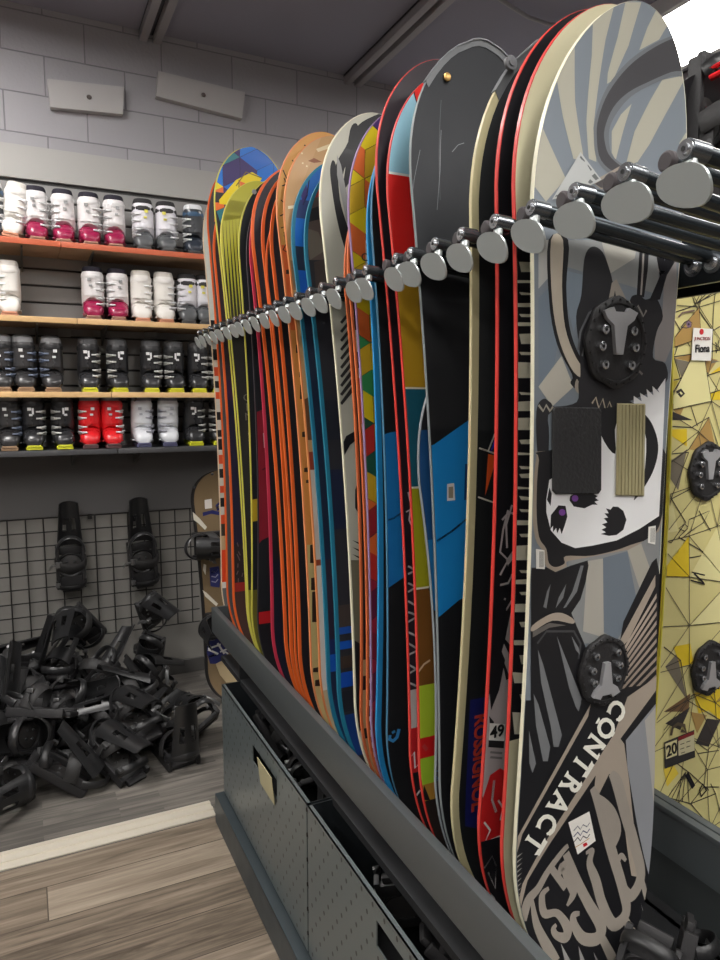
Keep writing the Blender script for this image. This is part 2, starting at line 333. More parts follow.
BOOTS = [ # row z, px centre x, kind, mirrored, roll, label
 (Z1, 2, 'blackwhite', 0, 0, 'black and white ski boot cut off by the left edge, top shelf'),
 (Z1, 19, 'plain', 0, 9, 'all white ski boot leaning over, top shelf'),
 (Z1, 46, 'burgundy', 0, 0, 'white ski boot with burgundy toe, first of four on the top shelf'),
 (Z1, 71, 'burgundy', 1, 0, 'white ski boot with burgundy toe, second of four on the top shelf'),
 (Z1, 97.5, 'burgundy', 0, 0, 'white ski boot with burgundy toe, third of four on the top shelf'),
 (Z1, 121.5, 'burgundy', 1, 0, 'white ski boot with burgundy toe, fourth of four on the top shelf'),
 (Z1, 149, 'greytoe', 1, 0, 'white ski boot with grey toe, left of the pair on the top shelf'),
 (Z1, 172.5, 'greytoe', 0, 0, 'white ski boot with grey toe, right of the pair on the top shelf'),
 (Z1, 198, 'blackwhite', 1, 0, 'dark ski boot with white collar at the right end of the top shelf'),
 (Z2, 14.5, 'plain', 1, 0, 'all white ski boot standing alone at the left of the second shelf'),
 (Z2, 97, 'burgundy', 0, 0, 'white ski boot with burgundy toe, left of the pair on the second shelf'),
 (Z2, 121.5, 'burgundy', 1, 0, 'white ski boot with burgundy toe, right of the pair on the second shelf'),
 (Z2, 145.5, 'plain', 0, 0, 'all white ski boot, left of the pair right of the burgundy toed boots'),
 (Z2, 169, 'plain', 0, 0, 'all white ski boot, right of the pair right of the burgundy toed boots'),
 (Z2, 190.5, 'greytoe', 1, 0, 'white ski boot with grey toe on the second shelf next to the white pair'),
 (Z2, 208, 'greytoe', 0, 0, 'white ski boot with grey toe half hidden behind the farthest snowboard'),
 (Z3, 4, 'blackgrey', 0, 0, 'black ski boot cut off by the left edge, third shelf'),
 (Z3, 27, 'blackgrey', 0, 0, 'black ski boot with pale grey collar, left of the pair on the third shelf'),
 (Z3, 54, 'blackgrey', 1, 0, 'black ski boot with pale grey collar, right of the pair on the third shelf'),
 (Z3, 90.5, 'blackyel', 0, 0, 'black ski boot with yellow sole, first of the row on the third shelf'),
 (Z3, 121, 'blackyel', 1, 0, 'black ski boot with yellow sole, second of the row on the third shelf'),
 (Z3, 152, 'blackyel', 0, 0, 'black ski boot with yellow sole, third of the row on the third shelf'),
 (Z3, 177, 'blackyel', 1, 0, 'black ski boot with yellow sole, fourth of the row on the third shelf'),
 (Z3, 199.5, 'blackyel', 0, 0, 'black ski boot with yellow sole, fifth of the row on the third shelf'),
 (Z3, 220, 'blackyel', 1, 0, 'black ski boot with yellow sole at the right end of the third shelf'),
 (Z4, 7, 'blackgrey', 0, 0, 'dark grey ski boot at the left edge of the bottom shelf'),
 (Z4, 32, 'blackyel', 0, 0, 'black ski boot with yellow sole, left of the pair beside the red boots'),
 (Z4, 63, 'blackyel', 1, 0, 'black ski boot with yellow sole, right of the pair beside the red boots'),
 (Z4, 88.5, 'red', 1, 0, 'bright red ski boot, left of the pair on the bottom shelf'),
 (Z4, 112, 'red', 0, 0, 'bright red ski boot, right of the pair on the bottom shelf'),
 (Z4, 142.5, 'silver', 0, 0, 'silvery white ski boot, left of the pair on the bottom shelf'),
 (Z4, 168.5, 'silver', 1, 0, 'silvery white ski boot, right of the pair on the bottom shelf'),
 (Z4, 195, 'blackyel', 0, 0, 'black ski boot with yellow sole right of the silvery white pair'),
 (Z4, 219, 'blackyel', 1, 0, 'black ski boot with yellow sole at the right end of the bottom shelf'),
]
proto = {}
gname = {Z1: 'ski boots on the top shelf', Z2: 'ski boots on the second shelf', Z3: 'ski boots on the third shelf', Z4: 'ski boots on the bottom shelf'}
for z, px, kind, mir, roll, lab in BOOTS:
    if kind not in proto: o = proto[kind] = make_boot(kind)
    else: o = copy_tree(proto[kind])
    x = ony(px, 400, 3.66).x
    o.location = (x, 3.640, z+.0022); o.rotation_euler = (0, math.radians(roll), math.radians(random.uniform(-4, 4))-math.atan2(x, 3.6)*.35)
    o.scale = ((-1 if mir else 1)*1.06, .95, 1.0)
    if roll: o.location.z += .009
    tag(o, lab, 'ski boot', gname[z])
# ================================================================ WIRE GRID
b = MB(); gm = M((30, 29, 29), .4, .3)
x = -1.0
while x <= .86: b.tube([(x, WY-.045, .30), (x, WY-.045, .95)], .0032, gm, 6); x += .0828
z = .30
while z <= .951: b.tube([(-1.02, WY-.0505, z), (.86, WY-.0505, z)], .0032, gm, 6); z += .0722
for x in (-.5, .3): b.box((x-.01, WY-.05, .93), (x+.01, WY-.012, .955), gm)
tag(b.build('wire_grid', gm), 'black wire grid panel fixed to the wall behind the pile of bindings', 'wire grid')
for i, (px, py) in enumerate(((67, 519), (133, 516))):
    p = ony(px, py, WY-.06); o = MB(); o.box((p.x-.022, WY-.062, p.z-.03), (p.x+.022, WY-.054, p.z+.035), None, bev=.003); o.tube([(p.x, WY-.062, p.z+.01), (p.x, WY-.11, p.z), (p.x, WY-.17, p.z+.005), (p.x, WY-.18, p.z+.022)], .004, None, 8)
    tag(o.build('grid_hook', BLK), 'black hook on the wire grid holding the %s hanging binding' % ('left', 'right')[i], 'hook')
# ================================================================ BINDINGS
def make_binding(variant=0):
    o = empty('snowboard_binding', (0, 0, 0))
    q = MB()
    for sx in (-1, 1):
        q.box((sx*.056-.008, -.10, .0), (sx*.056+.008, .11, .032), bev=.004)
        q.box((sx*.056-.004, -.10, .028), (sx*.056+.004, -.02, .062), bev=.003)
    q.box((-.056, -.09, 0), (.056, -.052, .014), bev=.003); q.box((-.056, .052, 0), (.056, .10, .016), bev=.003)
    q.tube([(math.cos(t)*.057, math.sin(t)*.055, .008) for t in [2*PI*k/24 for k in range(25)]], .008, n=6)
    q.box((-.04, .10, .004), (.04, .128, .022), bev=.006)
    q.build('baseplate', BLKM, o)
    q = MB(); q.tube([(0, 0, 0.003), (0, 0, .012), (0, 0, .015)], [.047, .047, .040], CHAR, n=24)
    for k in range(4): a = PI/4+k*PI/2; q.cyl((math.cos(a)*.022, math.sin(a)*.022, .014), (math.cos(a)*.022, math.sin(a)*.022, .0185), .005, CHROME, 8)
    q.mats[0:0] = []; q.build('disc', None, o)
    q = MB(); q.tube([(math.cos(t)*.062, -.07+math.sin(t)*.075, .045+.03*(-math.sin(t))) for t in [-PI*k/16 for k in range(17)]], .014, n=8, flat=.005)
    q.build('heel_hoop', M((40, 40, 41), .3), o)
    # highback
    fold = (1.25, .12, -1.35)[variant]
    def hb(u, v):      # u 0..1 across, v 0..1 up
        a = (-1.15+2.3*u)*(1-.25*v); r = .062*(1-.12*v)
        x_ = math.sin(a)*r; y_ = -math.cos(a)*r; z_ = .0+v*.20+(.02*math.cos(a*1.1) if v > .9 else 0)
        y2 = y_*1.0+0.0; c, s_ = math.cos(fold), math.sin(fold)
        Y = y2; return (x_, -.085+Y*c+z_*s_*1.0 if abs(fold) > .2 else -.085+Y+z_*(-.05), .055+z_*c-Y*s_ if abs(fold) > .2 else .05+z_)
    q = MB(); nu, nv = 14, 10
    # leave openings: three sheets with gaps
    q.sheet([[hb(u/12, v/4*.35) for u in range(13)] for v in range(5)], .006)
    for u0, u1 in ((0, .22), (.39, .61), (.78, 1)): q.sheet([[hb(u0+(u1-u0)*u/4, .34+v/4*.34) for u in range(5)] for v in range(5)], .006)
    q.sheet([[hb(u/12, .67+v/4*.33) for u in range(13)] for v in range(5)], .006)
    q.build('highback', M((30, 30, 31), .32), o)
    # straps
    def arch(y0, y1, h, w, th, wid=.064, lift=0):
        pts = [(math.cos(t)*wid*(1+.08*math.sin(t)), y0+(y1-y0)*math.sin(t), .035+lift+h*math.sin(t)**.8 if math.sin(t) > 0 else .035+lift) for t in [PI*k/14 for k in range(15)]]
        q.tube(pts, w, n=8, flat=th)
    q = MB(); arch(-.03, .0, .075, .006, .024); q.build('ankle_strap', M((38, 37, 37), .6, bump=.3, bscale=150), o)
    q = MB(); arch(.075, .10, .042, .005, .015, .062); q.build('toe_strap', M((26, 26, 27), .4), o)
    q = MB(); q.box((.040, -.035, .085), (.068, -.008, .10), bev=.003)
    q.tube([(.066, -.02, .085), (.082, -.012, .055), (.09, .01, .03)], .009, n=6, flat=.002)
    q.build('ratchet_buckle', M((96, 96, 96), .3, .6), o)
    q = MB(); q.box((.050, .07, .058), (.070, .092, .070), bev=.003); q.build('toe_buckle', M((96, 96, 96), .3, .6), o)
    return o
bp = [make_binding(0), make_binding(1), make_binding(2)]
used = [False, False, False]
def binding(variant, loc, rot, label, group=None, scale=1.0, mat4=None):
    o = bp[variant] if not used[variant] else copy_tree(bp[variant]); used[variant] = True
    if mat4 is not None: o.location = mat4[0]; o.rotation_mode = 'QUATERNION'; o.rotation_quaternion = mat4[1]
    else: o.rotation_mode = 'XYZ'; o.location = loc; o.rotation_euler = [math.radians(a) for a in rot]
    o.scale = (scale,)*3
    return tag(o, label, 'snowboard binding', group)
#PILE_BEGIN
PILE = [(2, (0.262, 3.566, 0.006), (0.773, -0.012, 0.002, -0.634)),
(0, (-0.379, 3.289, 0.003), (0.316, -0.0, -0.0, -0.949)),
(0, (-0.293, 3.608, 0.003), (0.965, -0.0, 0.0, 0.264)),
(2, (-0.553, 3.625, 0.021), (0.996, 0.069, 0.048, -0.001)),
(0, (0.02, 3.249, 0.003), (0.456, 0.0, -0.0, -0.89)),
(1, (-0.319, 3.033, 0.003), (0.196, 0.0, -0.0, -0.981)),
(0, (-0.457, 3.249, 0.089), (0.916, 0.024, -0.333, 0.223)),
(1, (0.534, 2.958, 0.003), (0.997, -0.0, 0.0, 0.077)),
(1, (-0.381, 2.847, 0.066), (0.753, 0.056, -0.654, 0.046)),
(0, (-0.188, 3.217, 0.003), (0.99, 0.0, -0.0, 0.139)),
(0, (0.493, 3.11, 0.04), (0.82, -0.162, -0.282, -0.471)),
(0, (-0.361, 3.412, 0.052), (0.365, -0.355, -0.188, -0.84)),
(0, (-0.492, 3.751, 0.073), (0.614, -0.05, 0.313, 0.723)),
(2, (0.223, 3.073, 0.007), (0.682, 0.018, 0.023, -0.73)),
(0, (0.384, 3.736, 0.003), (0.914, 0.0, 0.0, 0.406)),
(1, (-0.09, 2.969, 0.064), (0.703, 0.236, -0.609, 0.281)),
(2, (0.172, 3.371, 0.006), (0.65, -0.009, -0.01, 0.76)),
(1, (-0.043, 3.732, 0.09), (0.591, -0.18, 0.703, 0.352)),
(1, (-0.57, 3.492, 0.213), (0.138, -0.707, 0.405, -0.564)),
(2, (0.406, 3.251, 0.006), (0.447, -0.006, -0.012, 0.894)),
(0, (0.795, 3.243, 0.003), (0.825, 0.0, 0.0, 0.566)),
(0, (-0.191, 3.484, 0.068), (0.027, 0.69, -0.046, 0.722)),
(0, (-0.258, 3.814, 0.099), (0.537, 0.039, 0.46, -0.706)),
(0, (0.384, 3.541, 0.063), (0.717, 0.256, 0.218, 0.611)),
(0, (-0.443, 3.199, 0.249), (0.443, -0.108, -0.336, 0.824)),
(2, (-0.054, 3.655, 0.129), (0.77, 0.203, -0.145, 0.587)),
(0, (-0.311, 3.629, 0.161), (0.688, -0.173, 0.182, -0.681)),
(1, (0.813, 3.41, 0.003), (0.823, -0.0, 0.0, 0.569)),
(0, (0.182, 3.744, 0.088), (0.415, -0.133, 0.146, -0.888)),
(0, (-0.315, 2.704, 0.048), (0.043, -0.406, -0.019, -0.913)),
(0, (-0.006, 3.227, 0.135), (0.723, 0.143, -0.123, -0.665)),
(0, (-0.224, 3.425, 0.19), (0.944, 0.122, 0.278, 0.129)),
(0, (-0.236, 3.087, 0.146), (0.244, 0.327, -0.158, 0.899)),
(2, (0.135, 3.431, 0.147), (0.81, 0.044, -0.423, 0.404)),
(0, (-0.468, 3.644, 0.247), (0.503, 0.134, -0.324, -0.79)),
(0, (0.532, 3.614, 0.083), (0.826, -0.3, 0.197, -0.434)),
(0, (0.799, 3.716, 0.003), (0.708, 0.0, -0.0, -0.706)),
(2, (-0.046, 3.059, 0.187), (0.644, 0.124, 0.649, -0.386)),
(0, (0.071, 2.895, 0.059), (0.756, 0.248, 0.189, 0.575)),
(0, (1.019, 5.074, 0.003), (0.252, -0.0, 0.0, 0.968)),
(0, (-1.474, 4.17, 0.003), (0.705, -0.0, -0.0, 0.709)),
(2, (0.952, 4.86, 0.006), (0.554, -0.007, 0.011, -0.832)),
(0, (0.287, 2.937, 0.053), (0.265, -0.063, 0.219, -0.937)),
(2, (-0.927, 3.682, 0.053), (0.419, -0.098, -0.206, 0.879)),
(0, (0.375, 3.383, 0.106), (0.619, -0.03, 0.105, 0.778)),
(0, (0.284, 3.221, 0.069), (0.699, -0.136, -0.168, 0.681)),
(1, (-0.131, 3.606, 0.256), (0.652, 0.139, 0.015, 0.746)),
(1, (-0.534, 3.017, 0.082), (0.839, -0.176, 0.308, -0.412)),
(1, (0.009, 3.066, 0.249), (0.514, -0.171, -0.091, -0.836)),
(0, (0.39, 3.06, 0.143), (0.18, 0.016, 0.136, -0.974)),
(1, (-0.315, 3.801, 0.313), (0.023, 0.045, -0.451, 0.891)),
(0, (-0.278, 3.018, 0.243), (0.941, 0.027, -0.321, -0.102)),
(0, (1.098, 3.119, 0.003), (0.91, -0.0, -0.0, -0.414)),
(0, (-0.099, 3.731, 0.216), (0.633, -0.317, -0.202, -0.676)),
(2, (0.708, 3.478, 0.073), (0.873, -0.295, -0.124, 0.368)),
(1, (-0.378, 3.295, 0.181), (0.017, -0.089, -0.023, -0.996)),
(2, (0.276, 3.526, 0.175), (0.381, -0.184, -0.139, 0.895)),
(0, (-0.0, 3.427, 0.173), (0.018, 0.346, 0.168, -0.923)),
(0, (0.687, 3.016, 0.089), (0.917, -0.296, -0.267, 0.001)),
(1, (-0.207, 5.245, 0.003), (0.894, -0.0, -0.0, 0.449)),
(0, (0.133, 3.639, 0.215), (0.974, 0.041, 0.03, -0.219))]
#PILE_END
for i, (vv, l, qn) in enumerate(PILE):
    if l[0] > .56 and l[1] > 3.02: continue
    if l[1] > 3.85 or l[0] > .95 or l[0] < -.9: continue
    zone = 'at the front edge of the heap on the floor, nearest the camera' if l[1] < 3.12 else ('in the back of the floor heap, right under the wire grid' if l[1] > 3.55 else ('in the middle of the floor heap, left half' if l[0] < .1 else 'in the middle of the floor heap, right half'))
    binding(vv, None, None, 'black snowboard binding '+zone, 'bindings heaped on the floor, '+zone.split(',')[0].replace('at the ', '').replace('in the ', '')+(' '+zone.split(',')[1].strip() if 'half' in zone else ''), mat4=(l, qn), scale=1.12)
# hanging on the grid
for (px, py, rot, v, lab, sc_) in ((71, 566, (90, 180, 0), 2, 'black binding hanging from the left hook, small white tag', 1.1), (143, 562, (90, 176, 4), 2, 'black binding hanging from the right hook of the grid', 1.15),
        (146, 606, (70, 155, 20), 1, 'black binding dangling below the one on the right hook', 1.0), (152, 641, (60, 200, -30), 0, 'lowest black binding of the string under the right hook', 1.0), (80, 618, (65, 150, -20), 1, 'black binding strung below the left hanging one, over the heap', 1.1)):
    p_ = ony(px, py, WY-.10); binding(v, (p_.x, WY-.062 if v == 2 else WY-.16, p_.z), rot, lab, 'bindings hanging on the wire grid', scale=sc_)
# ================================================================ RACK
XF = .64; FT = .737; FB = .636; FARF = 2.68; BX = .602; YN = -.9
rack = empty('snowboard_rack', (XF, 1.0, 0), label='long dark grey steel rack with prongs, holding a row of snowboards upright', cat='rack')
def rp(name, mb, mat=None, parent=None, smooth=30):
    o = mb.build(name, mat, parent or rack, smooth); 
    if (parent or rack) is rack: o.matrix_parent_inverse = Matrix.Translation((-XF, -1.0, 0))
    return o
b = MB(); b.box((XF, YN, FB), (XF+.022, FARF, FT), bev=.004); b.box((XF, FARF-.01, FB+.03), (XF+.3, FARF, FT), bev=.002)
rp('front_fascia', b, M((82, 86, 87), .38, .25, bump=.05, bscale=300))
TF = .54
b = MB(); b.box((XF+.03, YN, TF-.02), (1.125, FARF-.02, TF)); b.box((1.09, YN, .12), (1.10, 2.40, TF)); b.box((XF+.03, 2.39, .12), (1.8, 2.41, .66)); b.box((XF+.03, YN, .12), (1.8, 2.4, .14))
rp('trough', b, M((24, 25, 27), .7))
X2 = 1.128
b = MB(); b.box((X2, YN, FB-.0), (X2+.006, FARF, FT-.004)); b.box((X2-.002, YN, FT-.012), (X2+.016, FARF, FT), bev=.002); b.box((X2+.020, YN, FT-.012), (X2+.038, FARF, FT), bev=.002); b.box((X2+.01, YN, FT-.02), (X2+.03, FARF, FT-.008))
rp('rear_fascia', b, M((96, 102, 104), .4, .4))
b = MB(); b.box((X2+.004, YN, .14), (X2+.02, FARF-.02, FT-.02)); rp('divider_panel', b, M((62, 66, 67), .55, .1, bump=.1, bscale=40))
b = MB(); b.box((X2+.03, YN, TF-.02), (1.8, FARF-.02, TF)); rp('rear_trough', b, STEELD)
b = MB(); b.box((.575, YN, 0.0), (.581, 2.42, .11)); b.box((.575, YN, .104), (.618, 2.42, .112), bev=.002); b.box((.60, 2.40, 0), (1.8, 2.42, .11)); b.box((.612, YN, .10), (.624, 2.4, .16)); rp('base', b, M((70, 78, 82), .42, .35))
# uprights carrying the spine
SX = 1.012; SZ0, SZ1 = 1.738, 1.86
b = MB(); b.box((SX, -.6, SZ0), (SX+.012, 2.75, SZ1-.02), bev=.003); b.box((SX+.10, -.6, SZ0), (SX+.112, 2.75, SZ1-.02), bev=.003); b.box((SX+.012, -.6, SZ1-.05), (SX+.10, 2.75, SZ1-.03))
rp('spine', b, M((38, 42, 46), .3, .5))
for yy in (2.66, .0):
    b = MB(); b.box((SX+.02, yy-.03, .12), (SX+.09, yy+.03, SZ1-.06), bev=.004); rp('upright', b, STEELD)
# ================================================================ SNOWBOARDS
XB = .695
def clip(T, quad):          # Sutherland-Hodgman against a convex counter-clockwise quad
    out = list(T)
    for i in range(4):
        ax, az = quad[i]; bx, bz = quad[(i+1) % 4]; dx, dz = bx-ax, bz-az
        if abs(dx)+abs(dz) < 1e-9: continue
        inp, out = out, []
        if not inp: return []
        for j in range(len(inp)):
            p0, p1 = inp[j-1], inp[j]
            d0 = dx*(p0[1]-az)-dz*(p0[0]-ax); d1 = dx*(p1[1]-az)-dz*(p1[0]-ax)
            if (d0 >= 0) != (d1 >= 0):
                t = d0/(d0-d1); out.append((p0[0]+(p1[0]-p0[0])*t, p0[1]+(p1[1]-p0[1])*t))
            if d1 >= 0: out.append(p1)
    return out
def ztop(b, py):
    for _ in range(3):
        lo, hi = 1.6, 3.2
        for __ in range(40):
            z_ = (lo+hi)/2; b.zt = z_; q_ = Vector((b.xc, b.y(z_), z_))-EYE; yy_ = 480-FP*q_.dot(UV)/q_.dot(FV)
            if yy_ < py: hi = z_
            else: lo = z_
    b.mb = MB(); b.grid(b.facec)
class Board:
    def __init__(s, px, edge, rim, face, zt, label, xb=None, zb=.542, W=.308, sc=.015, ln=.27, k=None, y0=None, tail=.27, rim2=None, group='snowboards standing in the rack', base=(40, 40, 42), thick=.0075):
        s.xb = XB if xb is None else xb; s.W = W; s.sc = sc; s.zb = zb; s.zt = zt; s.ln = ln; s.tl = tail; s.t = thick
        if px is not None:
            a = onx(px[0], 260, s.xb+sc*.4); c = onx(px[1], 410, s.xb+sc); d = onx(px[2], 590, s.xb+sc*.6)
            zs = [a.z, c.z, d.z]; ys = [a.y, c.y, d.y]; mz = sum(zs)/3; my = sum(ys)/3
            s.k = sum((z_-mz)*(y_-my) for z_, y_ in zip(zs, ys))/sum((z_-mz)**2 for z_ in zs); s.y0 = my-s.k*mz
        else: s.k = k; s.y0 = y0
        s.edge = edge; s.rim = rim; s.label = label; s.xc = s.xb+W/2; s.off = 0.0003; s.group = group
        s.mb = MB(); s.base = base; s.facec = face; s.shear = 0
        s.grid(face)
    def hw(s, z):
        h = s.W/2; zm = (s.zt+s.zb)/2; half = (s.zt-s.zb)/2-s.ln
        if z > s.zt-s.ln: t = min(1, (z-(s.zt-s.ln))/s.ln); return h*max(0, 1-t**2.55)**.53
        if z < s.zb+s.tl: t = min(1, ((s.zb+s.tl)-z)/s.tl); return h*max(0, 1-t**2.3)**.5
        u = (z-zm)/half; return h-s.sc*max(0, 1-u*u)
    def rows(s):
        if getattr(s, '_r', None) is None or s._rk != (s.zb, s.zt, s.k, s.y0, s.xc, s.shear):
            s._rk = (s.zb, s.zt, s.k, s.y0, s.xc, s.shear); s._r = [(z, s.hw(z)) for z in s.zlist()[::-1]]
        return s._r
    rock = .045
    def y(s, z, off=0):
        r = 0
        if z > s.zt-s.ln: r = -s.rock*((z-(s.zt-s.ln))/s.ln)**2
        if z < s.zb+s.tl: r = -.040*(((s.zb+s.tl)-z)/s.tl)**2
        return s.y0+s.k*z+r-off
    def pt(s, q, z, off=0): z = min(max(z, s.zb), s.zt); return (s.xc+s.shear*(z-s.zb)+q*s.hw(z), s.y(z, off), z)
    def zlist(s):
        n = 18; L = [s.zt-s.ln*(1-math.sin(PI/2*i/n)) for i in range(n, -1, -1)]
        mid = [s.zt-s.ln-(s.zt-s.ln-s.zb-s.tl)*i/16 for i in range(1, 16)]
        B = [s.zb+s.tl*(1-math.sin(PI/2*i/n)) for i in range(0, n+1)]
        return L+mid+B
    def grid(s, face):
        Z = s.zlist(); mat = s.fm(face)
        e = s.fm(s.edge)
        vs = []; fs = []; qs = []
        for z in Z:
            h = max(s.hw(z), 1e-5); r = min(s.rim/h, .49) if s.rim else 0.02
            qs.append([-1, -1+r, -.4, 0, .4, 1-r, 1])
        for z, ql in zip(Z, qs): vs += [s.pt(q, z) for q in ql]
        rimf = []; inf = []
        for i in range(len(Z)-1):
            for j in range(6): (rimf if (j in (0, 5) and s.rim) else inf).append((i*7+j, i*7+j+1, (i+1)*7+j+1, (i+1)*7+j)[::-1])
        s.mb.add(vs, inf, mat); s.mb.add(vs, rimf, e)
    def fm(s, c): return c if not isinstance(c, tuple) else M(c, .42, 0, .12)
    def uv(s, px, py):
        r = ray(px, py); t = (s.y0+s.k*H)/(r.y-s.k*r.z); p = EYE+r*t
        for _ in range(4): p = EYE+r*((s.y(min(max(p.z, s.zb), s.zt))+s.k*(p.z-min(max(p.z, s.zb), s.zt)))/r.y)
        return p.x, p.z
    def xz_poly(s, P, col, lim=None):   # P in (x, z) world on the board
        lim = lim if lim is not None else s.rim
        if len(P) < 3: return
        s.off += .00002; L = max(lim, .0015)
        tris = tessellate_polygon([[Vector((a[0], a[1], 0)) for a in P]])
        R = s.rows(); vs = []; fs = []
        for t in tris:
            T = [(P[i][0], P[i][1]) for i in t]; lo = min(q[1] for q in T); hi = max(q[1] for q in T)
            for i in range(len(R)-1):
                z0, h0 = R[i]; z1, h1 = R[i+1]
                if z1 <= lo or z0 >= hi or z1-z0 < 1e-6: continue
                h0 = max(h0-L, 0); h1 = max(h1-L, 0)
                c0 = s.xc+s.shear*(z0-s.zb); c1_ = s.xc+s.shear*(z1-s.zb)
                Q = clip(T, ((c0-h0, z0), (c0+h0, z0), (c1_+h1, z1), (c1_-h1, z1)))
                if len(Q) < 3: continue
                ya, yb2 = s.y(z0), s.y(z1); o = len(vs)
                for x_, z_ in Q: vs.append((x_, ya+(yb2-ya)*(z_-z0)/(z1-z0)-s.off, z_))
                fs.append(list(range(o, o+len(Q))))
        if fs: s.mb.add(vs, fs, s.fm(col))
    def art(s, pts, col, tf=None, lim=None):
        s.xz_poly([s.uv(*(tf(p) if tf else p)) for p in pts], col, lim)
    def line(s, pts, w, col, tf=None, lim=None):   # stroke of width w (m)
        P = [Vector(s.uv(*(tf(p) if tf else p))) for p in pts]; s.xz_line(P, w, col, lim)
    def xz_line(s, P, w, col, lim=None):
        P = [Vector(p) for p in P]; A = []; B = []; n = len(P); W_ = w if isinstance(w, (list, tuple)) else [w]*n
        for i in range(n):
            t = (P[min(i+1, n-1)]-P[max(i-1, 0)]); t = t.normalized() if t.length > 0 else Vector((1, 0)); nn = Vector((-t.y, t.x))*W_[i]/2
            A.append(P[i]+nn); B.append(P[i]-nn)
        for i in range(n-1):
            s.off -= .00002
            s.xz_poly([tuple(A[i]), tuple(A[i+1]), tuple(B[i+1]), tuple(B[i])], col, lim)
        s.off += .00002
    def bands(s, data, slope=0.0):      # (pixel y at the left edge, colour) from the top down; colour runs to the next
        zs = []
        for (py, col) in data:
            zs.append(py)
        for i, (py, col) in enumerate(data):
            nx = data[i+1][0] if i+1 < len(data) else 1100
            if col is None: continue
            z0 = s.zof(py); z1 = s.zof(nx)
            s.xz_poly([(s.xb-.1, z0-slope*.0), (s.xb+s.W+.1, z0+slope*(s.W+.2)), (s.xb+s.W+.1, z1+slope*(s.W+.2)), (s.xb-.1, z1)], col)
    def zof(s, py):                     # height on the board's left edge seen at pixel row py
        lo, hi = -1.0, 4.0
        for _ in range(50):
            z = (lo+hi)/2; p = Vector((s.xb+.01, s.y0+s.k*z, z))-EYE; yy = 480-FP*p.dot(UV)/p.dot(FV)
            if yy < py: hi = z
            else: lo = z
        return z
    def finish(s):
        oy = s.y(s.zb); base = Vector((s.xc, oy, s.zb))
        root = empty('snowboard', base, label=s.label, cat='snowboard', group=s.group)
        def fin(o): o.matrix_parent_inverse = Matrix.Translation(-base); return o
        fin(s.mb.build('topsheet', None, root, 25))
        Z = s.zlist(); t = s.t; out = [s.pt(-1, z) for z in Z]+[s.pt(1, z) for z in Z[::-1]][1:-1]
        w = MB(); n = len(out); vs = out+[(p[0], p[1]+t, p[2]) for p in out]
        w.add(vs, [(i, (i+1) % n, n+(i+1) % n, n+i)[::-1] for i in range(n)]); fin(w.build('sidewall', s.fm(s.edge), root, 30))
        w = MB(); vs = []; fs = []
        for z in Z: vs += [(p[0], p[1]+t, p[2]) for p in (s.pt(-1, z), s.pt(1, z))]
        for i in range(len(Z)-1): fs.append((2*i, 2*i+1, 2*i+3, 2*i+2))
        w.add(vs, fs); fin(w.build('base', s.fm(s.base), root, 30))
        s.root = root; s.fin = fin; return root
    def part(s, mb, name, mat=None, smooth=35, label=None):
        o = s.fin(mb.build(name, mat, s.root, smooth))
        if label: o['label'] = label
        return o
    def text(s, body, px, py, size, ang, mat, name='lettering', sx=1.0, bold=.0, xz=None, shear=0):
        cu = bpy.data.curves.new('lettering', 'FONT'); cu.body = body; cu.size = size; cu.align_x = 'CENTER'; cu.align_y = 'CENTER'; cu.offset = bold; cu.shear = shear; cu.extrude = .0003; cu.resolution_u = 3
        o = bpy.data.objects.new('tmp_text', cu); C.objects.link(o); dg = bpy.context.evaluated_depsgraph_get()
        me = bpy.data.meshes.new_from_object(o.evaluated_get(dg)); bpy.data.objects.remove(o)
        x_, z_ = xz if xz else s.uv(px, py); c, s_ = math.cos(ang), math.sin(ang)
        for v in me.vertices:
            a, d, e = v.co.x*sx, v.co.y, v.co.z
            X_ = x_+a*c-d*s_; Z_ = z_+a*s_+d*c; v.co = (X_, s.y(Z_)-s.off-.0009-e, Z_)
        me.materials.clear(); me.materials.append(mat); s.last = me
        ob = bpy.data.objects.new(name, me); C.objects.link(ob); ob.parent = s.root; s.fin(ob); return ob
def smooth(pts, n=5, closed=False):
    out = []; N_ = len(pts)
    for i in range(N_ if closed else N_-1):
        g = (lambda j: pts[j % N_]) if closed else (lambda j: pts[max(0, min(N_-1, j))])
        a0, a1, a2, a3 = g(i-1), g(i), g(i+1), g(i+2)
        for k_ in range(n):
            t = k_/n; out.append(tuple(.5*(2*a1[d]+(a2[d]-a0[d])*t+(2*a0[d]-5*a1[d]+4*a2[d]-a3[d])*t*t+(3*a1[d]-a0[d]-3*a2[d]+a3[d])*t**3) for d in range(len(a1))))
    if not closed: out.append(tuple(pts[-1]))
    return out
cr4 = lambda p: (500+p[0]/3.2727, p[1]/3.2727)
cr5 = lambda p: (500+p[0]/3.2727, 240+p[1]/3.2727)
cr6 = lambda p: (500+p[0]/3.2727, 460+p[1]/3.2727)
cr7 = lambda p: (480+p[0]/3.0, 680+p[1]/3.0)
crB = lambda p: (490+p[0]/4.0, 740+p[1]/4.0)      # (490,740)-(670,960)
crA = lambda p: (500+p[0]/4.235, 560+p[1]/4.235)
CREAM = (206, 200, 166); REDE = (206, 60, 54); ORE = (226, 100, 40); TEALE = (34, 122, 150); BK = (24, 23, 27); PINKE = (196, 52, 78); YELE = (206, 198, 84)
WHITE = (226, 226, 220); LTG = (196, 194, 184)
boards = {}
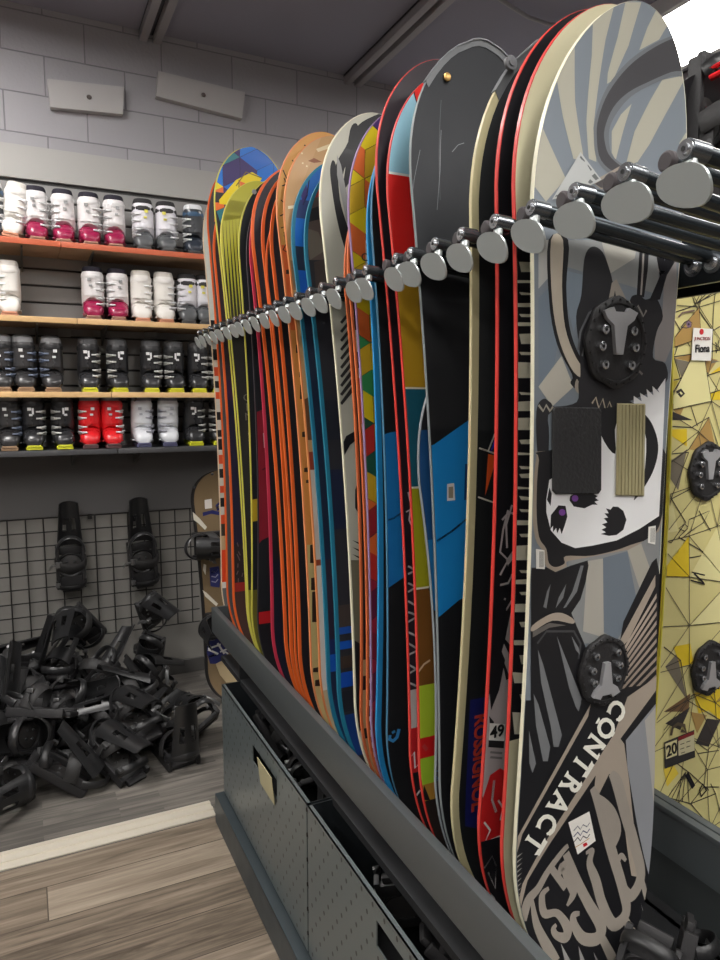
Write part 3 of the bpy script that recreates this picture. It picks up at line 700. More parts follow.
# ---- front board
p = Board((533, 535, 528.5), (226, 222, 196), .0012, (118, 126, 134), 2.110, 'frontmost snowboard, grey and cream rays over a sleeping panda and slanted black band', W=.315, sc=.014, k=0, ln=.30, tail=.27)
p.zt = 2.142; p.k = 0.0; p.y0 = onx(534.5, 400, p.xb+.014).y; p.xc += .001; ztop(p, 2)
RAY = (168, 165, 150); TAN = (160, 148, 134); DK = (62, 61, 64); PBK = (24, 24, 27)
for P in ([(175, 185), (245, 110), (245, 330), (275, 525), (240, 520), (205, 380)], [(305, 50), (375, 12), (345, 130), (305, 420), (315, 530), (290, 520), (282, 400), (300, 180)], [(410, 8), (462, 8), (420, 150), (370, 262), (350, 275), (352, 240), (385, 120)], [(512, 30), (560, 62), (520, 130), (455, 165), (482, 90)],
          [(110, 355), (140, 420), (180, 510), (215, 585), (150, 660), (105, 600)], [(530, 262), (612, 245), (560, 340), (490, 470), (450, 530), (410, 545), (440, 430), (490, 330)], [(430, 340), (405, 420), (378, 525), (365, 500), (365, 430), (395, 375)], [(585, 470), (610, 430), (610, 500)]):
    p.art(P, RAY, cr4)
p.art(smooth([(612, 95), (560, 118), (500, 145), (420, 200), (350, 285), (313, 380), (306, 450), (320, 530), (385, 585), (470, 595), (480, 560), (420, 548), (365, 505), (357, 425), (385, 365), (430, 315), (490, 280), (560, 250), (614, 238)], 4, True), (104, 108, 112), cr4)
p.art(smooth([(606, 118), (575, 122), (500, 158), (420, 218), (355, 302), (322, 385), (316, 450), (330, 525), (390, 572), (470, 582), (476, 572), (420, 560), (362, 515), (343, 470), (342, 420), (370, 352), (420, 302), (490, 266), (560, 236), (614, 224), (612, 150)], 4, True), DK, cr4)
p.art([(300, 595), (390, 545), (470, 570), (460, 600), (330, 620)], (150, 140, 128), cr4); p.art([(310, 602), (390, 555), (440, 572), (430, 600), (330, 615)], (70, 66, 66), cr4)
# middle of the front board
for P, c in (([(125, 0), (520, 0), (520, 180), (125, 60)], (134, 136, 136)), ([(125, 190), (185, 130), (190, 330), (165, 480), (125, 480)], (110, 122, 134)), ([(125, 0), (165, 0), (170, 110), (125, 160)], (170, 170, 166)), ([(215, 100), (290, 120), (240, 300), (215, 200)], (122, 134, 146)), ([(330, 0), (450, 0), (440, 60), (360, 110)], (170, 168, 160)), ([(125, 480), (200, 380), (240, 480), (170, 545)], (178, 174, 162)), ([(535, 150), (560, 60), (575, 0), (580, 300), (540, 400), (505, 390), (505, 320), (530, 250)], (146, 141, 140))):
    p.art(P, c, cr5)
p.art(smooth([(158, 0), (222, 0), (216, 150), (226, 280), (255, 370), (300, 432), (330, 425), (320, 470), (270, 500), (230, 470), (235, 440), (185, 340), (160, 200)], 4, True), PBK, cr5)
p.art(smooth([(166, 0), (205, 0), (202, 150), (212, 285), (248, 385), (290, 440), (284, 456), (240, 432), (195, 335), (170, 200)], 4, True), (176, 166, 150), cr5)
p.art(smooth([(250, 455), (262, 470), (290, 475), (322, 425), (330, 440), (306, 500), (262, 505), (244, 485)], 4, True), (150, 142, 130), cr5)
p.art(smooth([(275, 60), (300, 22), (335, 40), (360, 105), (372, 150), (400, 190), (415, 220), (430, 185), (455, 180), (475, 195), (510, 190), (532, 250), (512, 300), (500, 385), (540, 405), (540, 470), (440, 520), (370, 548), (330, 560), (170, 560), (160, 640), (155, 790), (145, 790), (122, 700), (118, 560), (140, 520), (165, 532), (180, 545), (250, 530), (255, 470), (262, 440), (258, 350), (248, 250), (265, 180)], 4, True), (38, 38, 41), cr5)
p.art([(345, 240), (365, 140), (380, 128), (415, 200), (400, 240), (385, 225), (375, 165), (362, 230)], (150, 142, 132), cr5)
p.line([(255, 360), (262, 300), (290, 240), (330, 215)], .004, (96, 98, 100), cr5); p.line([(268, 380), (280, 320), (300, 280)], .003, (96, 98, 100), cr5)
p.line([(420, 200), (440, 235), (450, 215), (468, 250), (478, 230)], .004, (130, 128, 122), cr5); p.line([(385, 425), (405, 415), (420, 430), (440, 415), (465, 440)], .004, (120, 118, 112), cr5)
for P in ([(458, 0), (488, 0), (482, 100), (470, 188), (446, 182), (452, 90)], [(508, 0), (537, 0), (536, 70), (556, 36), (572, 20), (572, 70), (545, 115), (522, 195), (486, 200), (522, 118), (512, 60)]): p.art(P, (30, 30, 34), cr5)
p.line([(515, 95), (528, 110), (540, 100)], .004, (150, 148, 145), cr5); p.line([(470, 0), (466, 90), (460, 180)], .004, (150, 146, 140), cr5)
p.line([(125, 540), (140, 560), (150, 540), (162, 560), (172, 545)], .004, (160, 155, 142), cr5)
p.line([(300, 535), (312, 515), (322, 550), (335, 520), (345, 560), (357, 530), (368, 560)], .0035, (170, 160, 140), cr5)
# panda: tan outline, black outline, white face
p.art(smooth([(118, -10), (150, -30), (520, -60), (520, 230), (425, 292), (310, 325), (222, 330), (216, 350), (180, 366), (148, 345), (140, 300), (114, 255), (106, 150)], 4, True), (150, 138, 124), cr6)
p.art(smooth([(126, 0), (150, -30), (520, -60), (520, 215), (425, 278), (305, 312), (214, 314), (210, 338), (180, 350), (158, 335), (150, 290), (126, 250), (118, 150)], 4, True), PBK, cr6)
zig = [(540, 455), (520, 470), (528, 490), (500, 482), (508, 505), (478, 490), (490, 518), (455, 503), (468, 530), (438, 512), (445, 535), (425, 520)]
face = [(x, y) for x, y in zig]+[(330, 560), (325, 640), (330, 785)]
p.art([(540, 452), (515, 488), (520, 500), (497, 478), (500, 508), (478, 488), (482, 516), (456, 500), (462, 528), (436, 510), (436, 532), (424, 528), (330, 640), (200, 760), (160, 785), (150, 850), (150, 890), (165, 950), (200, 990), (245, 1008), (300, 1000), (380, 983), (455, 945), (519, 903), (530, 700)], (228, 228, 228), cr5)
p.art(smooth([(372, 545), (425, 528), (470, 568), (495, 600), (513, 650), (515, 700), (498, 760), (462, 822), (436, 852), (450, 815), (470, 770), (470, 620), (380, 600), (376, 700), (330, 640), (328, 560)], 4, True), PBK, cr5)
p.art([(228, 118), (245, 108), (300, 108), (318, 118), (310, 124), (322, 132), (308, 136), (318, 146), (300, 146), (275, 158), (240, 152), (226, 132)], PBK, cr6)
p.art([(190, 148), (213, 150), (219, 185), (210, 215), (200, 242), (194, 222), (186, 240), (182, 222), (172, 236), (172, 215), (163, 226), (165, 180)], PBK, cr6)
p.art([(160, 90), (168, 110), (164, 150), (152, 130)], PBK, cr6)
for cx, cy in ((244, 125), (202, 171)): p.art([(cx+11*math.cos(t*PI/5), cy+11*math.sin(t*PI/5)) for t in range(10)], (120, 70, 150), cr6)
p.art([(345, 158), (360, 162), (368, 152), (385, 153), (402, 166), (412, 195), (402, 228), (380, 245), (355, 248), (328, 242), (345, 236), (330, 228), (346, 220), (332, 210), (350, 204), (338, 190), (352, 188), (340, 174), (354, 174)], PBK, cr6)
# below the panda
p.art([(100, 352), (150, 350), (180, 366), (222, 345), (222, 330), (425, 292), (520, 232), (520, 600), (100, 600)], (132, 134, 134), cr6)
for P, c in (([(415, 295), (460, 272), (505, 400), (490, 440), (455, 420)], (164, 160, 148)), ([(335, 320), (415, 298), (450, 480), (380, 590), (335, 560)], (106, 116, 126)), ([(285, 330), (335, 322), (338, 580), (270, 560)], (166, 162, 152))): p.art(P, c, cr6)
p.art([(100, 352), (150, 350), (180, 366), (230, 345), (285, 328), (288, 345), (278, 400), (262, 455), (232, 500), (250, 545), (270, 590), (290, 640), (330, 740), (330, 800), (100, 800)], PBK, cr6)
p.art([(100, 60), (330, 60), (335, 75), (110, 480), (95, 560)], PBK, cr7)
for P in ([(164, 405), (150, 485), (140, 480), (152, 430)], [(215, 405), (205, 450), (180, 485), (190, 450)], [(262, 345), (272, 345), (250, 430), (215, 480), (205, 485), (235, 430)]): p.art(P, (110, 112, 114), cr6)
p.art(smooth([(105, 540), (160, 505), (200, 500), (238, 520), (235, 535), (170, 525), (105, 560)], 4, True), TAN, cr6); p.art([(105, 560), (160, 532), (215, 540), (160, 548), (105, 580)], (96, 92, 88), cr6)
p.line([(120, 600), (150, 560), (240, 560), (262, 600), (255, 650)], .004, (64, 64, 66), cr6)
for P in ([(158, 378), (180, 440), (260, 740), (245, 790), (225, 790), (212, 700), (172, 520)], [(238, 320), (270, 400), (345, 590), (330, 640), (318, 620), (290, 540)], [(140, 565), (160, 610), (210, 790), (200, 850), (180, 850), (150, 700)], [(120, 720), (150, 860), (135, 900), (122, 860)], [(300, 320), (330, 370), (335, 400), (318, 380)]): p.art(P, (112, 114, 116), crA)
p.art([(660, -10), (700, 200), (700, 500), (560, 700), (480, 900), (420, 900), (340, 600), (365, 520), (440, 420), (500, 370), (520, 260), (640, 10)], PBK, crA)
p.art([(655, 62), (655, 110), (540, 340), (500, 380), (505, 340)], TAN, crA)
for i in range(11):
    y0 = 140+i*38; p.art([(660, y0), (660, y0+20-i*.6), (530-i*3, y0+235-i*8), (520-i*3, y0+232-i*8)], (170-i*3, 156-i*3, 142-i*3), crA)
p.art([(660, 535), (660, 570), (520, 760), (520, 860), (700, 860), (700, 520)], (140, 140, 142), crA); p.art([(660, 500), (660, 545), (520, 765), (545, 860), (520, 860), (500, 770)], PBK, crA)
# slanted band and big letters
p.art([(100, 640), (110, 480), (330, 60), (440, 20), (545, 10), (545, 900), (60, 900)], PBK, cr7)
p.art([(525, 70), (435, 180), (440, 260), (520, 640), (530, 640), (530, 60)], (138, 140, 144), cr7); p.art([(540, 60), (492, 120), (522, 400), (540, 500)], (168, 164, 156), cr7)
p.art([(110, 470), (318, 92), (330, 70), (322, 108), (125, 460), (108, 520)], TAN, cr7)
p.art([(440, 50), (540, -20), (540, 10), (415, 180), (200, 500), (140, 600), (118, 690), (128, 740), (112, 745), (108, 690), (125, 610), (190, 490), (400, 160)], TAN, cr7)
p.art([(415, 170), (430, 190), (445, 300), (480, 560), (478, 590), (452, 585), (428, 400), (405, 290), (385, 280), (360, 330), (350, 350), (340, 330), (345, 280)], TAN, cr7)
TN2 = (150, 142, 132)
def S(pts, w):
    ws = list(w) if isinstance(w, (list, tuple)) else [w]*len(pts)
    P = smooth([(a[0], a[1], v) for a, v in zip(pts, ws)], 6)
    p.line([(a[0], a[1]) for a in P], [a[2]*.9 for a in P], TN2, crB)
S([(128, 720), (150, 640), (190, 590), (230, 520), (290, 440), (310, 420)], [.018, .02, .016, .014, .012, .01]); S([(165, 640), (185, 740), (235, 840), (262, 885)], [.008, .016, .022, .02])
S([(232, 590), (205, 620), (215, 690), (265, 690), (305, 745), (300, 785), (265, 780), (250, 755), (262, 735)], [.008, .014, .016, .014, .02, .02, .014, .012, .007])
S([(235, 500), (300, 590)], .014); S([(265, 560), (290, 500), (315, 560), (330, 610), (305, 660)], [.006, .02, .022, .018, .006])
S([(300, 450), (345, 560), (390, 650), (440, 740), (425, 790), (370, 790), (335, 740), (330, 700), (355, 690)], [.016, .02, .022, .026, .024, .022, .018, .014, .008])
S([(380, 450), (405, 440), (395, 490), (420, 560), (445, 650), (490, 735), (540, 690), (530, 600), (480, 430), (430, 250), (405, 190)], [.007, .012, .016, .022, .022, .024, .022, .024, .024, .02, .012])
S([(410, 215), (450, 250), (480, 300), (500, 370), (485, 440)], [.01, .02, .03, .028, .006]); S([(480, 130), (505, 170), (540, 300), (575, 420), (600, 540), (560, 620), (520, 570), (505, 500), (520, 460), (540, 480)], [.014, .026, .026, .026, .024, .024, .018, .014, .012, .007])
S([(440, 780), (490, 880), (520, 960)], [.016, .022, .02]); S([(530, 700), (580, 800), (620, 900)], [.014, .022, .02]); S([(600, 540), (625, 640), (650, 720)], [.012, .012, .01]); 
for P in ([(280, 810), (330, 900), (300, 900)], [(350, 820), (385, 900), (360, 900)], [(600, 650), (640, 780), (625, 760)], [(410, 845), (440, 900), (425, 900)]): p.art(P, (150, 148, 146), crB)
for i in range(9): y0 = 455+i*20; p.art([(98, y0+10), (128-i*1, y0-8), (100, y0+19)], (150, 146, 140), crB)
# stickers
p.art([(262, 425), (325, 392), (344, 480), (290, 521)], (232, 228, 220), cr7)
for y0 in (440, 458, 474): p.line([(278, y0+10), (290, y0-4), (298, y0+6), (306, y0-8), (318, y0-2), (326, y0-14)], .0022, (30, 34, 90) if y0 < 460 else (60, 50, 60), cr7)
p.line([(282, 500), (296, 492), (325, 472)], .0014, (190, 140, 60), cr7); p.art([(305, 490), (316, 484), (320, 492), (308, 499)], (200, 30, 36), cr7)
p.art([(114, 290), (142, 294), (143, 356), (115, 354)], (224, 222, 214), cr6); p.art([(482, 218), (506, 214), (504, 276), (480, 270)], (224, 222, 214), cr6)
for i in range(5): p.line([(126+i*3, 298), (126+i*3, 350)] , .0008, (30, 30, 30), cr6); p.line([(490+i*3, 222), (489+i*3, 268)], .0008, (30, 30, 30), cr6)
p.text if 0 else None
root = p.finish(); boards['P1'] = p
WM = M((228, 226, 214), .45)
a_img = p.uv(*cr7((405, 85))); b_img = p.uv(*cr7((160, 485)))
ang = math.atan2(b_img[1]-a_img[1], b_img[0]-a_img[0]); Lb = math.hypot(b_img[0]-a_img[0], b_img[1]-a_img[1])
def glyph_text(board, word, A, B, size, mat, sx=1.25, bold=.0022):
    a = math.atan2(B[1]-A[1], B[0]-A[0])
    q = MB()
    for i, ch in enumerate(word):
        t = i/(len(word)-1); cx, cz = A[0]+(B[0]-A[0])*t, A[1]+(B[1]-A[1])*t
        board.text(ch, 0, 0, size, a, mat, 'letter', sx=sx, bold=bold, xz=(cx, cz))
        ob = [c_ for c_ in board.root.children if c_.name.startswith('letter')][-1]; me = board.last; bm = bmesh.new(); bm.from_mesh(me); ux, uz = math.cos(a), math.sin(a); vx, vz = -uz, ux
        for (du, dv) in {'C': ((.010, .016), (.010, -.016)), 'O': ((0, .024), (0, -.024)), 'N': ((-.009, -.021), (.009, .021), (-.009, .021)), 'T': ((0, -.021), (-.010, .016), (.010, .016)), 'R': ((-.009, -.021), (.010, -.021), (-.009, .02)), 'A': ((-.012, -.021), (.012, -.021))}[ch]:
            X_, Z_ = cx+du*ux+dv*vx, cz+du*uz+dv*vz; w_, h_ = .0062, .0024
            V_ = [bm.verts.new((X_+a2*w_*ux+c2*h_*vx, board.y(Z_)-board.off-.00125-e, Z_+a2*w_*uz+c2*h_*vz)) for e in (0, .0003) for a2, c2 in ((-1, -1), (1, -1), (.6, 1), (-.6, 1))]
            for f_ in ((0, 1, 2, 3), (7, 6, 5, 4), (0, 4, 5, 1), (1, 5, 6, 2), (2, 6, 7, 3), (3, 7, 4, 0)): bm.faces.new([V_[g] for g in f_])
        bm.to_mesh(me); bm.free()
    return q
glyph_text(p, 'CONTRACT', a_img, b_img, .060, WM, sx=.72, bold=.0016)
# stomp pads
def pad(board, pts, tf, th, name, mat, ribs=0):
    P = [board.uv(*tf(a)) for a in pts]; q = MB(); n = len(P); c = (sum(a[0] for a in P)/n, sum(a[1] for a in P)/n)
    f = [(x_, board.y(z_)-board.off-th, z_) for x_, z_ in [(c[0]+(a[0]-c[0])*.97, c[1]+(a[1]-c[1])*.97) for a in P]]; g = [(x_, board.y(z_)-board.off-.0002, z_) for x_, z_ in P]
    q.add(f+g, [tuple(range(n))]+[(i, n+i, n+(i+1) % n, (i+1) % n) for i in range(n)])
    if ribs:
        for i in range(ribs):
            t0, t1 = (i+.15)/ribs, (i+.6)/ribs
            A = [Vector(f[0]).lerp(Vector(f[1]), t) for t in (t0, t1)]; B = [Vector(f[3]).lerp(Vector(f[2]), t) for t in (t0, t1)]
            vs = [tuple(v+Vector((0, d, 0))) for d in (0, -.0018) for v in (A[0], A[1], B[1], B[0])]
            q.add(vs, [(0, 1, 2, 3), (7, 6, 5, 4), (0, 4, 5, 1), (1, 5, 6, 2), (2, 6, 7, 3), (3, 7, 4, 0)])
    return board.part(q, name, mat, None)
pad(p, [(172, 545), (318, 548), (326, 560), (325, 820), (318, 830), (178, 832), (166, 820), (166, 556)], cr5, .003, 'stomp_pad', M((44, 44, 45), .6, bump=.8, bscale=160))['label'] = 'black square traction pad'
pad(p, [(378, 534), (470, 536), (466, 838), (374, 836)], cr5, .002, 'stomp_pad', M((160, 152, 116), .5), ribs=8)['label'] = 'ribbed cream traction pad'
def disc(board, px, py, r, mats=(BLKM, M((178, 178, 180), .4, .45)), flip=False, clear=True):
    x_, z_ = board.uv(px, py); yb = board.y(z_)-board.off; 
    def ring(rr, y, n=32, wob=0): return [(x_+rr*math.cos(2*PI*k/n)*(1+wob*math.cos(8*2*PI*k/n)), y, z_+1.12*rr*math.sin(2*PI*k/n)*(1+wob*math.cos(8*2*PI*k/n))) for k in range(n)]
    q = MB(); q.rings([ring(r, yb-.0001, 48, .03), ring(r, yb-.006, 48, .03), ring(r*.92, yb-.009, 48, .03), ring(r*.86, yb-.009, 48), ring(r*.84, yb-.006, 48), ring(r*.3, yb-.006, 48)]); 
    for k in range(24): a = 2*PI*k/24; q.box((x_+r*.93*math.cos(a)-.0015, yb-.0105, z_+1.12*r*.93*math.sin(a)-.0015), (x_+r*.93*math.cos(a)+.0015, yb-.008, z_+1.12*r*.93*math.sin(a)+.0015))
    d = board.part(q, 'mounting_disc', mats[0])
    sg = -1 if flip else 1
    sh = [(-.030, .040), (-.014, .046), (-.010, .040), (.010, .040), (.014, .046), (.030, .040), (.024, .030), (.012, .022), (.006, -.016), (-.006, -.016), (-.012, .022), (-.024, .030)]
    k = r/.054
    q = MB(); fr = [(x_+a*k, yb-.013, z_+c*k*sg) for a, c in sh]; bk = [(a, yb-.006, c) for a, _, c in fr]; n = len(fr)
    q.add(fr+bk, [tuple(range(n))]+[(i, n+i, n+(i+1) % n, (i+1) % n) for i in range(n)]); w = board.part(q, 'logo_plate', mats[1], None); w.parent = d; w.matrix_parent_inverse = d.matrix_parent_inverse.copy()
    w.matrix_parent_inverse = Matrix.Identity(4)
    for a, c in ((-.026, .016), (.026, .016), (-.030, -.006), (.030, -.006), (-.024, -.030), (.024, -.030)):
        q = MB(); q.tube([(x_+a*k, yb-.006, z_+c*k*sg), (x_+a*k, yb-.0125, z_+c*k*sg), (x_+a*k, yb-.0135, z_+c*k*sg)], [.0062*k, .0062*k, .0045*k], CHROME, 12); q.cyl((x_+a*k, yb-.0134, z_+c*k*sg), (x_+a*k, yb-.0139, z_+c*k*sg), .0025*k, BLK, 6)
        w = board.part(q, 'bolt', None); w.parent = d; w.matrix_parent_inverse = Matrix.Identity(4)
disc(p, 613, 343, .064); disc(p, 601, 669, .054, flip=True)
# tape sticker above the prongs
q = MB(); Pt = [p.uv(*cr4(a)) for a in ((258, 500), (326, 590), (232, 640), (165, 655))]
q.add([(a[0], p.y(a[1])-p.off-.0008, a[1]) for a in Pt], [(0, 1, 2, 3)]); p.part(q, 'sticker', M((176, 178, 176), .4), None)
q = MB()
for j in range(5):
    for i in range(3):
        u0 = (i+.2)/3; v0 = (j+.2)/5; C4 = [Vector(a) for a in Pt]
        f = lambda u, v: (C4[0].lerp(C4[1], u)).lerp(C4[3].lerp(C4[2], u), v)
        A = [f(u0, v0), f(u0+.2, v0), f(u0+.2, v0+.11), f(u0, v0+.11)]; q.add([(a.x, p.y(a.y)-p.off-.001, a.y) for a in A], [(0, 1, 2, 3)])
p.part(q, 'sticker_print', M((236, 236, 230), .4) if 0 else M((96, 98, 98), .4), None)

# ---- other boards of the row: (name, pixels of the left edge, edge colour, rim, face, top, label)
DEF = [
 ('P2', (516, 518.5, 511.5), REDE, .0018, CREAM, 2.13, 'red edged snowboard right behind the panda one, cream tips and black and white middle'),
 ('P3', (499, 497, 491), REDE, .002, BK, 2.125, 'red edged black snowboard with the number 49 sticker and white scribble drawing'),
 ('P5', (473, 471.5, 463.6), (196, 186, 146), .0145, M((34, 36, 38), .6), 2.145, 'black snowboard with broad cream edge and metal clip on its nose'),
 ('P6', (419, 431.5, 438), (120, 126, 128), .0012, M((34, 36, 40), .62), 2.195, 'wide black snowboard with bright blue middle and screw near its rounded tip'),
 ('P7a', (410, 427, 431), (130, 136, 140), .0012, (30, 31, 34), 1.66, 'black snowboard with blue strip squeezed behind the wide black and blue one'),
 ('P7', (394.5, 406, 414), REDE, .0018, (226, 40, 34), 2.205, 'red edged snowboard with light blue, red, mustard, teal and lime blocks'),
 ('P8', (384.5, 396, 405), REDE, .0022, (34, 24, 32), 2.23, 'red edged black snowboard with white lettering low down, behind the colour block one'),
 ('P9', (380, 390, 388), (70, 120, 150), .0012, (28, 28, 31), 2.1, 'black snowboard with blue middle and small blue curl logo near the tail'),
 ('P9b', (376.5, 381.5, 380), (40, 140, 200), .012, (26, 26, 30), 2.06, 'black snowboard with bright blue edge beside the rainbow cube one'),
 ('P10', (354, 369, 374), (150, 120, 160), .0025, (222, 196, 44), 2.255, 'rainbow cube patterned snowboard, yellow and orange above, red below'),
 ('P11a', (351, 364, 365), (206, 104, 60), .005, (30, 28, 30), 2.10, 'orange edged snowboard with black and white bars near its tail'),
 ('P11', (347, 358, 359.5), (206, 104, 60), .005, (36, 30, 30), 2.08, 'thin orange edged black snowboard just right of the zebra striped one'),
 ('P12', (326, 342, 351.5), (226, 222, 196), .0035, (186, 184, 170), 2.255, 'cream snowboard with curved zebra stripes and a black circle'),
 ('P13', (307, 323, 333), TEALE, .0095, (46, 46, 52), 2.195, 'teal edged dark snowboard with grey smudges, blue patches near its tail'),
 ('P14', (295, 311, 323), TEALE, .0095, (30, 84, 150), 2.175, 'teal edged snowboard with bright blue top, left neighbour of the smudged dark one'),
 ('P15', (289, 304.6, 316), (222, 140, 84), .004, (198, 156, 108), 2.31, 'tan snowboard with brown print and cream tail, right one of the tan pair'),
 ('P16', (282, 297, 308), (226, 142, 92), .004, (214, 156, 84), 2.335, 'orange tan snowboard with black sketch lines, left one of the tan pair'),
 ('C', (272, 289, 296), ORE, .0095, (44, 38, 44), 2.295, 'orange edged black snowboard, right one of the three orange edges'),
 ('D', (266, 284, 292), ORE, .005, (40, 36, 40), 2.18, 'orange edged black snowboard showing only a thin line between the thicker ones'),
 ('B', (263.6, 280.5, 288), ORE, .0095, (44, 38, 44), 2.315, 'orange edged black snowboard, middle one of the three orange edges'),
 ('A', (253, 274, 281.5), ORE, .0095, (48, 42, 50), 2.32, 'orange edged black snowboard, left one of the three orange edges'),
 ('E', (252, 269.5, 270.5), PINKE, .009, (30, 28, 34), 2.18, 'pink edged black snowboard beside the three orange edges'),
 ('F', (249, 255.8, 259.5), (48, 44, 50), .004, (30, 32, 36), 2.16, 'black snowboard turning deep red halfway down, with grey square tag'),
 ('G', (239, 251.5, 252), YELE, .004, (30, 32, 36), 2.345, 'yellow edged black snowboard, right one of the yellow edges'),
 ('H', (222.6, 240, 250), YELE, .004, (160, 156, 48), 2.395, 'olive yellow snowboard fading to black, with pale letters down its face'),
 ('I', (219, 237, 247), YELE, .004, (40, 38, 40), 2.475, 'snowboard with blue and yellow cube pattern on its nose'),
 ('J', (214, 228.5, 233.6), ORE, .008, (56, 44, 48), 2.37, 'orange edged dark snowboard with orange blotches on its nose, left of the olive one'),
 ('L', (210, 222, 228.5), ORE, .006, (80, 78, 80), 2.47, 'taller orange edged snowboard with grey and orange camouflage nose'),
 ('K', (204, 218.7, 222.5), (214, 190, 160), .003, (200, 200, 188), 2.41, 'farthest snowboard in the rack, pale with orange and black checks'),
]
PEAK = dict(P2=5, P3=10, P5=35, P6=41, P7=72, P8=60, P9=110, P9b=120, P10=106, P12=113, P13=161, P14=160, P15=136, P16=132, C=166, B=166, A=167, E=185, F=185, G=176, H=181, I=147, J=188, L=162, K=180)
prev = p
for nm, px, e, rim, face, zt, lab in DEF:
    b = boards[nm] = Board(px, e, rim, face, zt, lab)
    if nm in ('P7a', 'P9', 'P9b', 'P11', 'P11a', 'D', 'E', 'F'): b.rock = .012
    if prev is not None:        # boards lean one behind the other without crossing
        lo_, hi_ = .6, 2.25; need = .0135
        ya = max(b.y0+b.k*lo_, prev.y0+prev.k*lo_+need); yb_ = max(b.y0+b.k*hi_, prev.y0+prev.k*hi_+need)
        b.k = (yb_-ya)/(hi_-lo_); b.y0 = ya-b.k*lo_; b.mb = MB(); b.grid(face)
    prev = b
    if nm in PEAK: ztop(boards[nm], PEAK[nm])
B_ = boards
c1 = lambda p_: (190+p_[0]/7.2, 120+p_[1]/7.2)      # (190,120)-(290,250)
c2 = lambda p_: (270+p_[0]/7.2, 120+p_[1]/7.2)
c3 = lambda p_: (190+p_[0]/7.2, 380+p_[1]/7.2)
ca = lambda p_: (330+p_[0]/3.6, 60+p_[1]/3.6)       # (330,60)-(530,320)
cb = lambda p_: (330+p_[0]/3.6, 300+p_[1]/3.6)
cc = lambda p_: (330+p_[0]/3.429, 540+p_[1]/3.429)
cd = lambda p_: (380+p_[0]/4.0, 720+p_[1]/4.0)
ce = lambda p_: (280+p_[0]/6.0, 640+p_[1]/6.0)
random.seed(11)
# P2: black and white middle, cream tips
b2 = B_['P2']
b2.bands([(246, BK), (741, CREAM)])
for y0, h_, w0 in ((262, 10, 0), (280, 3, 1), (292, 3, 0), (303, 4, 1), (314, 3, 0), (322, 4, 1), (334, 10, 0), (352, 3, 0), (362, 16, 1), (392, 3, 0), (402, 9, 1), (418, 12, 1), (440, 4, 0), (452, 3, 1), (466, 3, 0), (474, 4, 0), (486, 3, 1), (496, 4, 0), (509, 3, 0), (520, 5, 1), (534, 3, 0), (546, 14, 1), (570, 3, 0), (580, 4, 1), (592, 3, 0), (604, 8, 1), (622, 5, 0), (640, 5, 1), (655, 9, 0), (672, 11, 1), (694, 6, 0), (712, 22, 1)):
    xx = 512 if w0 else 519; p_c = (200, 196, 176)
    b2.art([(xx, y0), (545, y0+random.uniform(-2, 3)), (545, y0+h_), (xx+2, y0+h_)], p_c)
b2.art([(522, 690), (531, 688), (531, 735), (524, 738)], BK); b2.line([(524, 700), (529, 694), (529, 712), (525, 722), (529, 732)], .003, (210, 206, 186))
# P3
b3 = B_['P3']
GR = (176, 166, 166)
b3.art([(520, 540), (506, 560), (515, 590), (505, 640), (486, 705), (478, 770), (484, 805), (540, 800), (530, 540)], GR)
for L in ([(508, 510), (503, 530), (500, 552), (508, 560), (500, 575)], [(512, 505), (506, 525), (507, 548)], [(502, 520), (509, 512), (514, 514)], [(500, 585), (508, 583), (512, 575)], [(512, 600), (506, 610), (503, 606), (505, 598)]): b3.line(L, .004, GR)
for P in ([(497, 600), (505, 600), (507, 618), (500, 628), (494, 622)], [(492, 650), (497, 640), (505, 660), (499, 690), (491, 710), (489, 690)], [(508, 565), (512, 560), (513, 572), (508, 578)], [(497, 630), (511, 646), (508, 652)], [(500, 652), (510, 678), (506, 680)], [(504, 640), (513, 655), (512, 662)], [(489, 716), (494, 722), (490, 728)]): b3.art(P, BK)
for P in ([(490, 775), (500, 768), (508, 773), (506, 840), (478, 845), (482, 800)],): b3.art(P, (206, 34, 36))
b3.line([(494, 780), (492, 800), (496, 812)], .005, (214, 206, 204)); b3.line([(484, 822), (490, 830), (485, 842), (500, 836)], .004, (226, 220, 216)); b3.line([(498, 800), (503, 808), (500, 820)], .004, (220, 210, 208))
b3.art([(480, 842), (505, 835), (530, 930), (470, 930)], BK)
b3.line([(484, 868), (492, 856), (496, 866), (495, 888), (488, 872)], .0035, (190, 186, 184)); b3.line([(487, 890), (494, 898), (497, 908)], .003, (190, 186, 184))
b3.art([(489.5, 723), (505, 724), (504, 741), (488.5, 740)], (232, 230, 224)); b3.art([(488.5, 740), (504, 741), (503.5, 748), (488, 747)], (36, 34, 36))
for y0 in (752, 757): b3.line([(490, y0), (502, y0+1)], .004, (120, 116, 116))
# P5
b5 = B_['P5']
b5.bands([(430, (28, 30, 32))])
b5.art([(482, 449), (495, 453), (499, 430), (505, 420), (505, 480), (480, 500)], (24, 24, 26))
b5.line([(479, 448), (496, 454)], .003, (210, 204, 190)); b5.line([(478, 497), (495, 503)], .003, (210, 204, 190)); b5.line([(497, 428), (488, 451)], .003, (200, 196, 186))
b5.art([(490, 452), (500, 440), (500, 424)], (40, 50, 190)); b5.art([(488, 454), (497, 456), (485, 496)], (226, 90, 34))
b5.art([(470, 700), (490, 696), (486, 830), (465, 826)], (28, 32, 96))
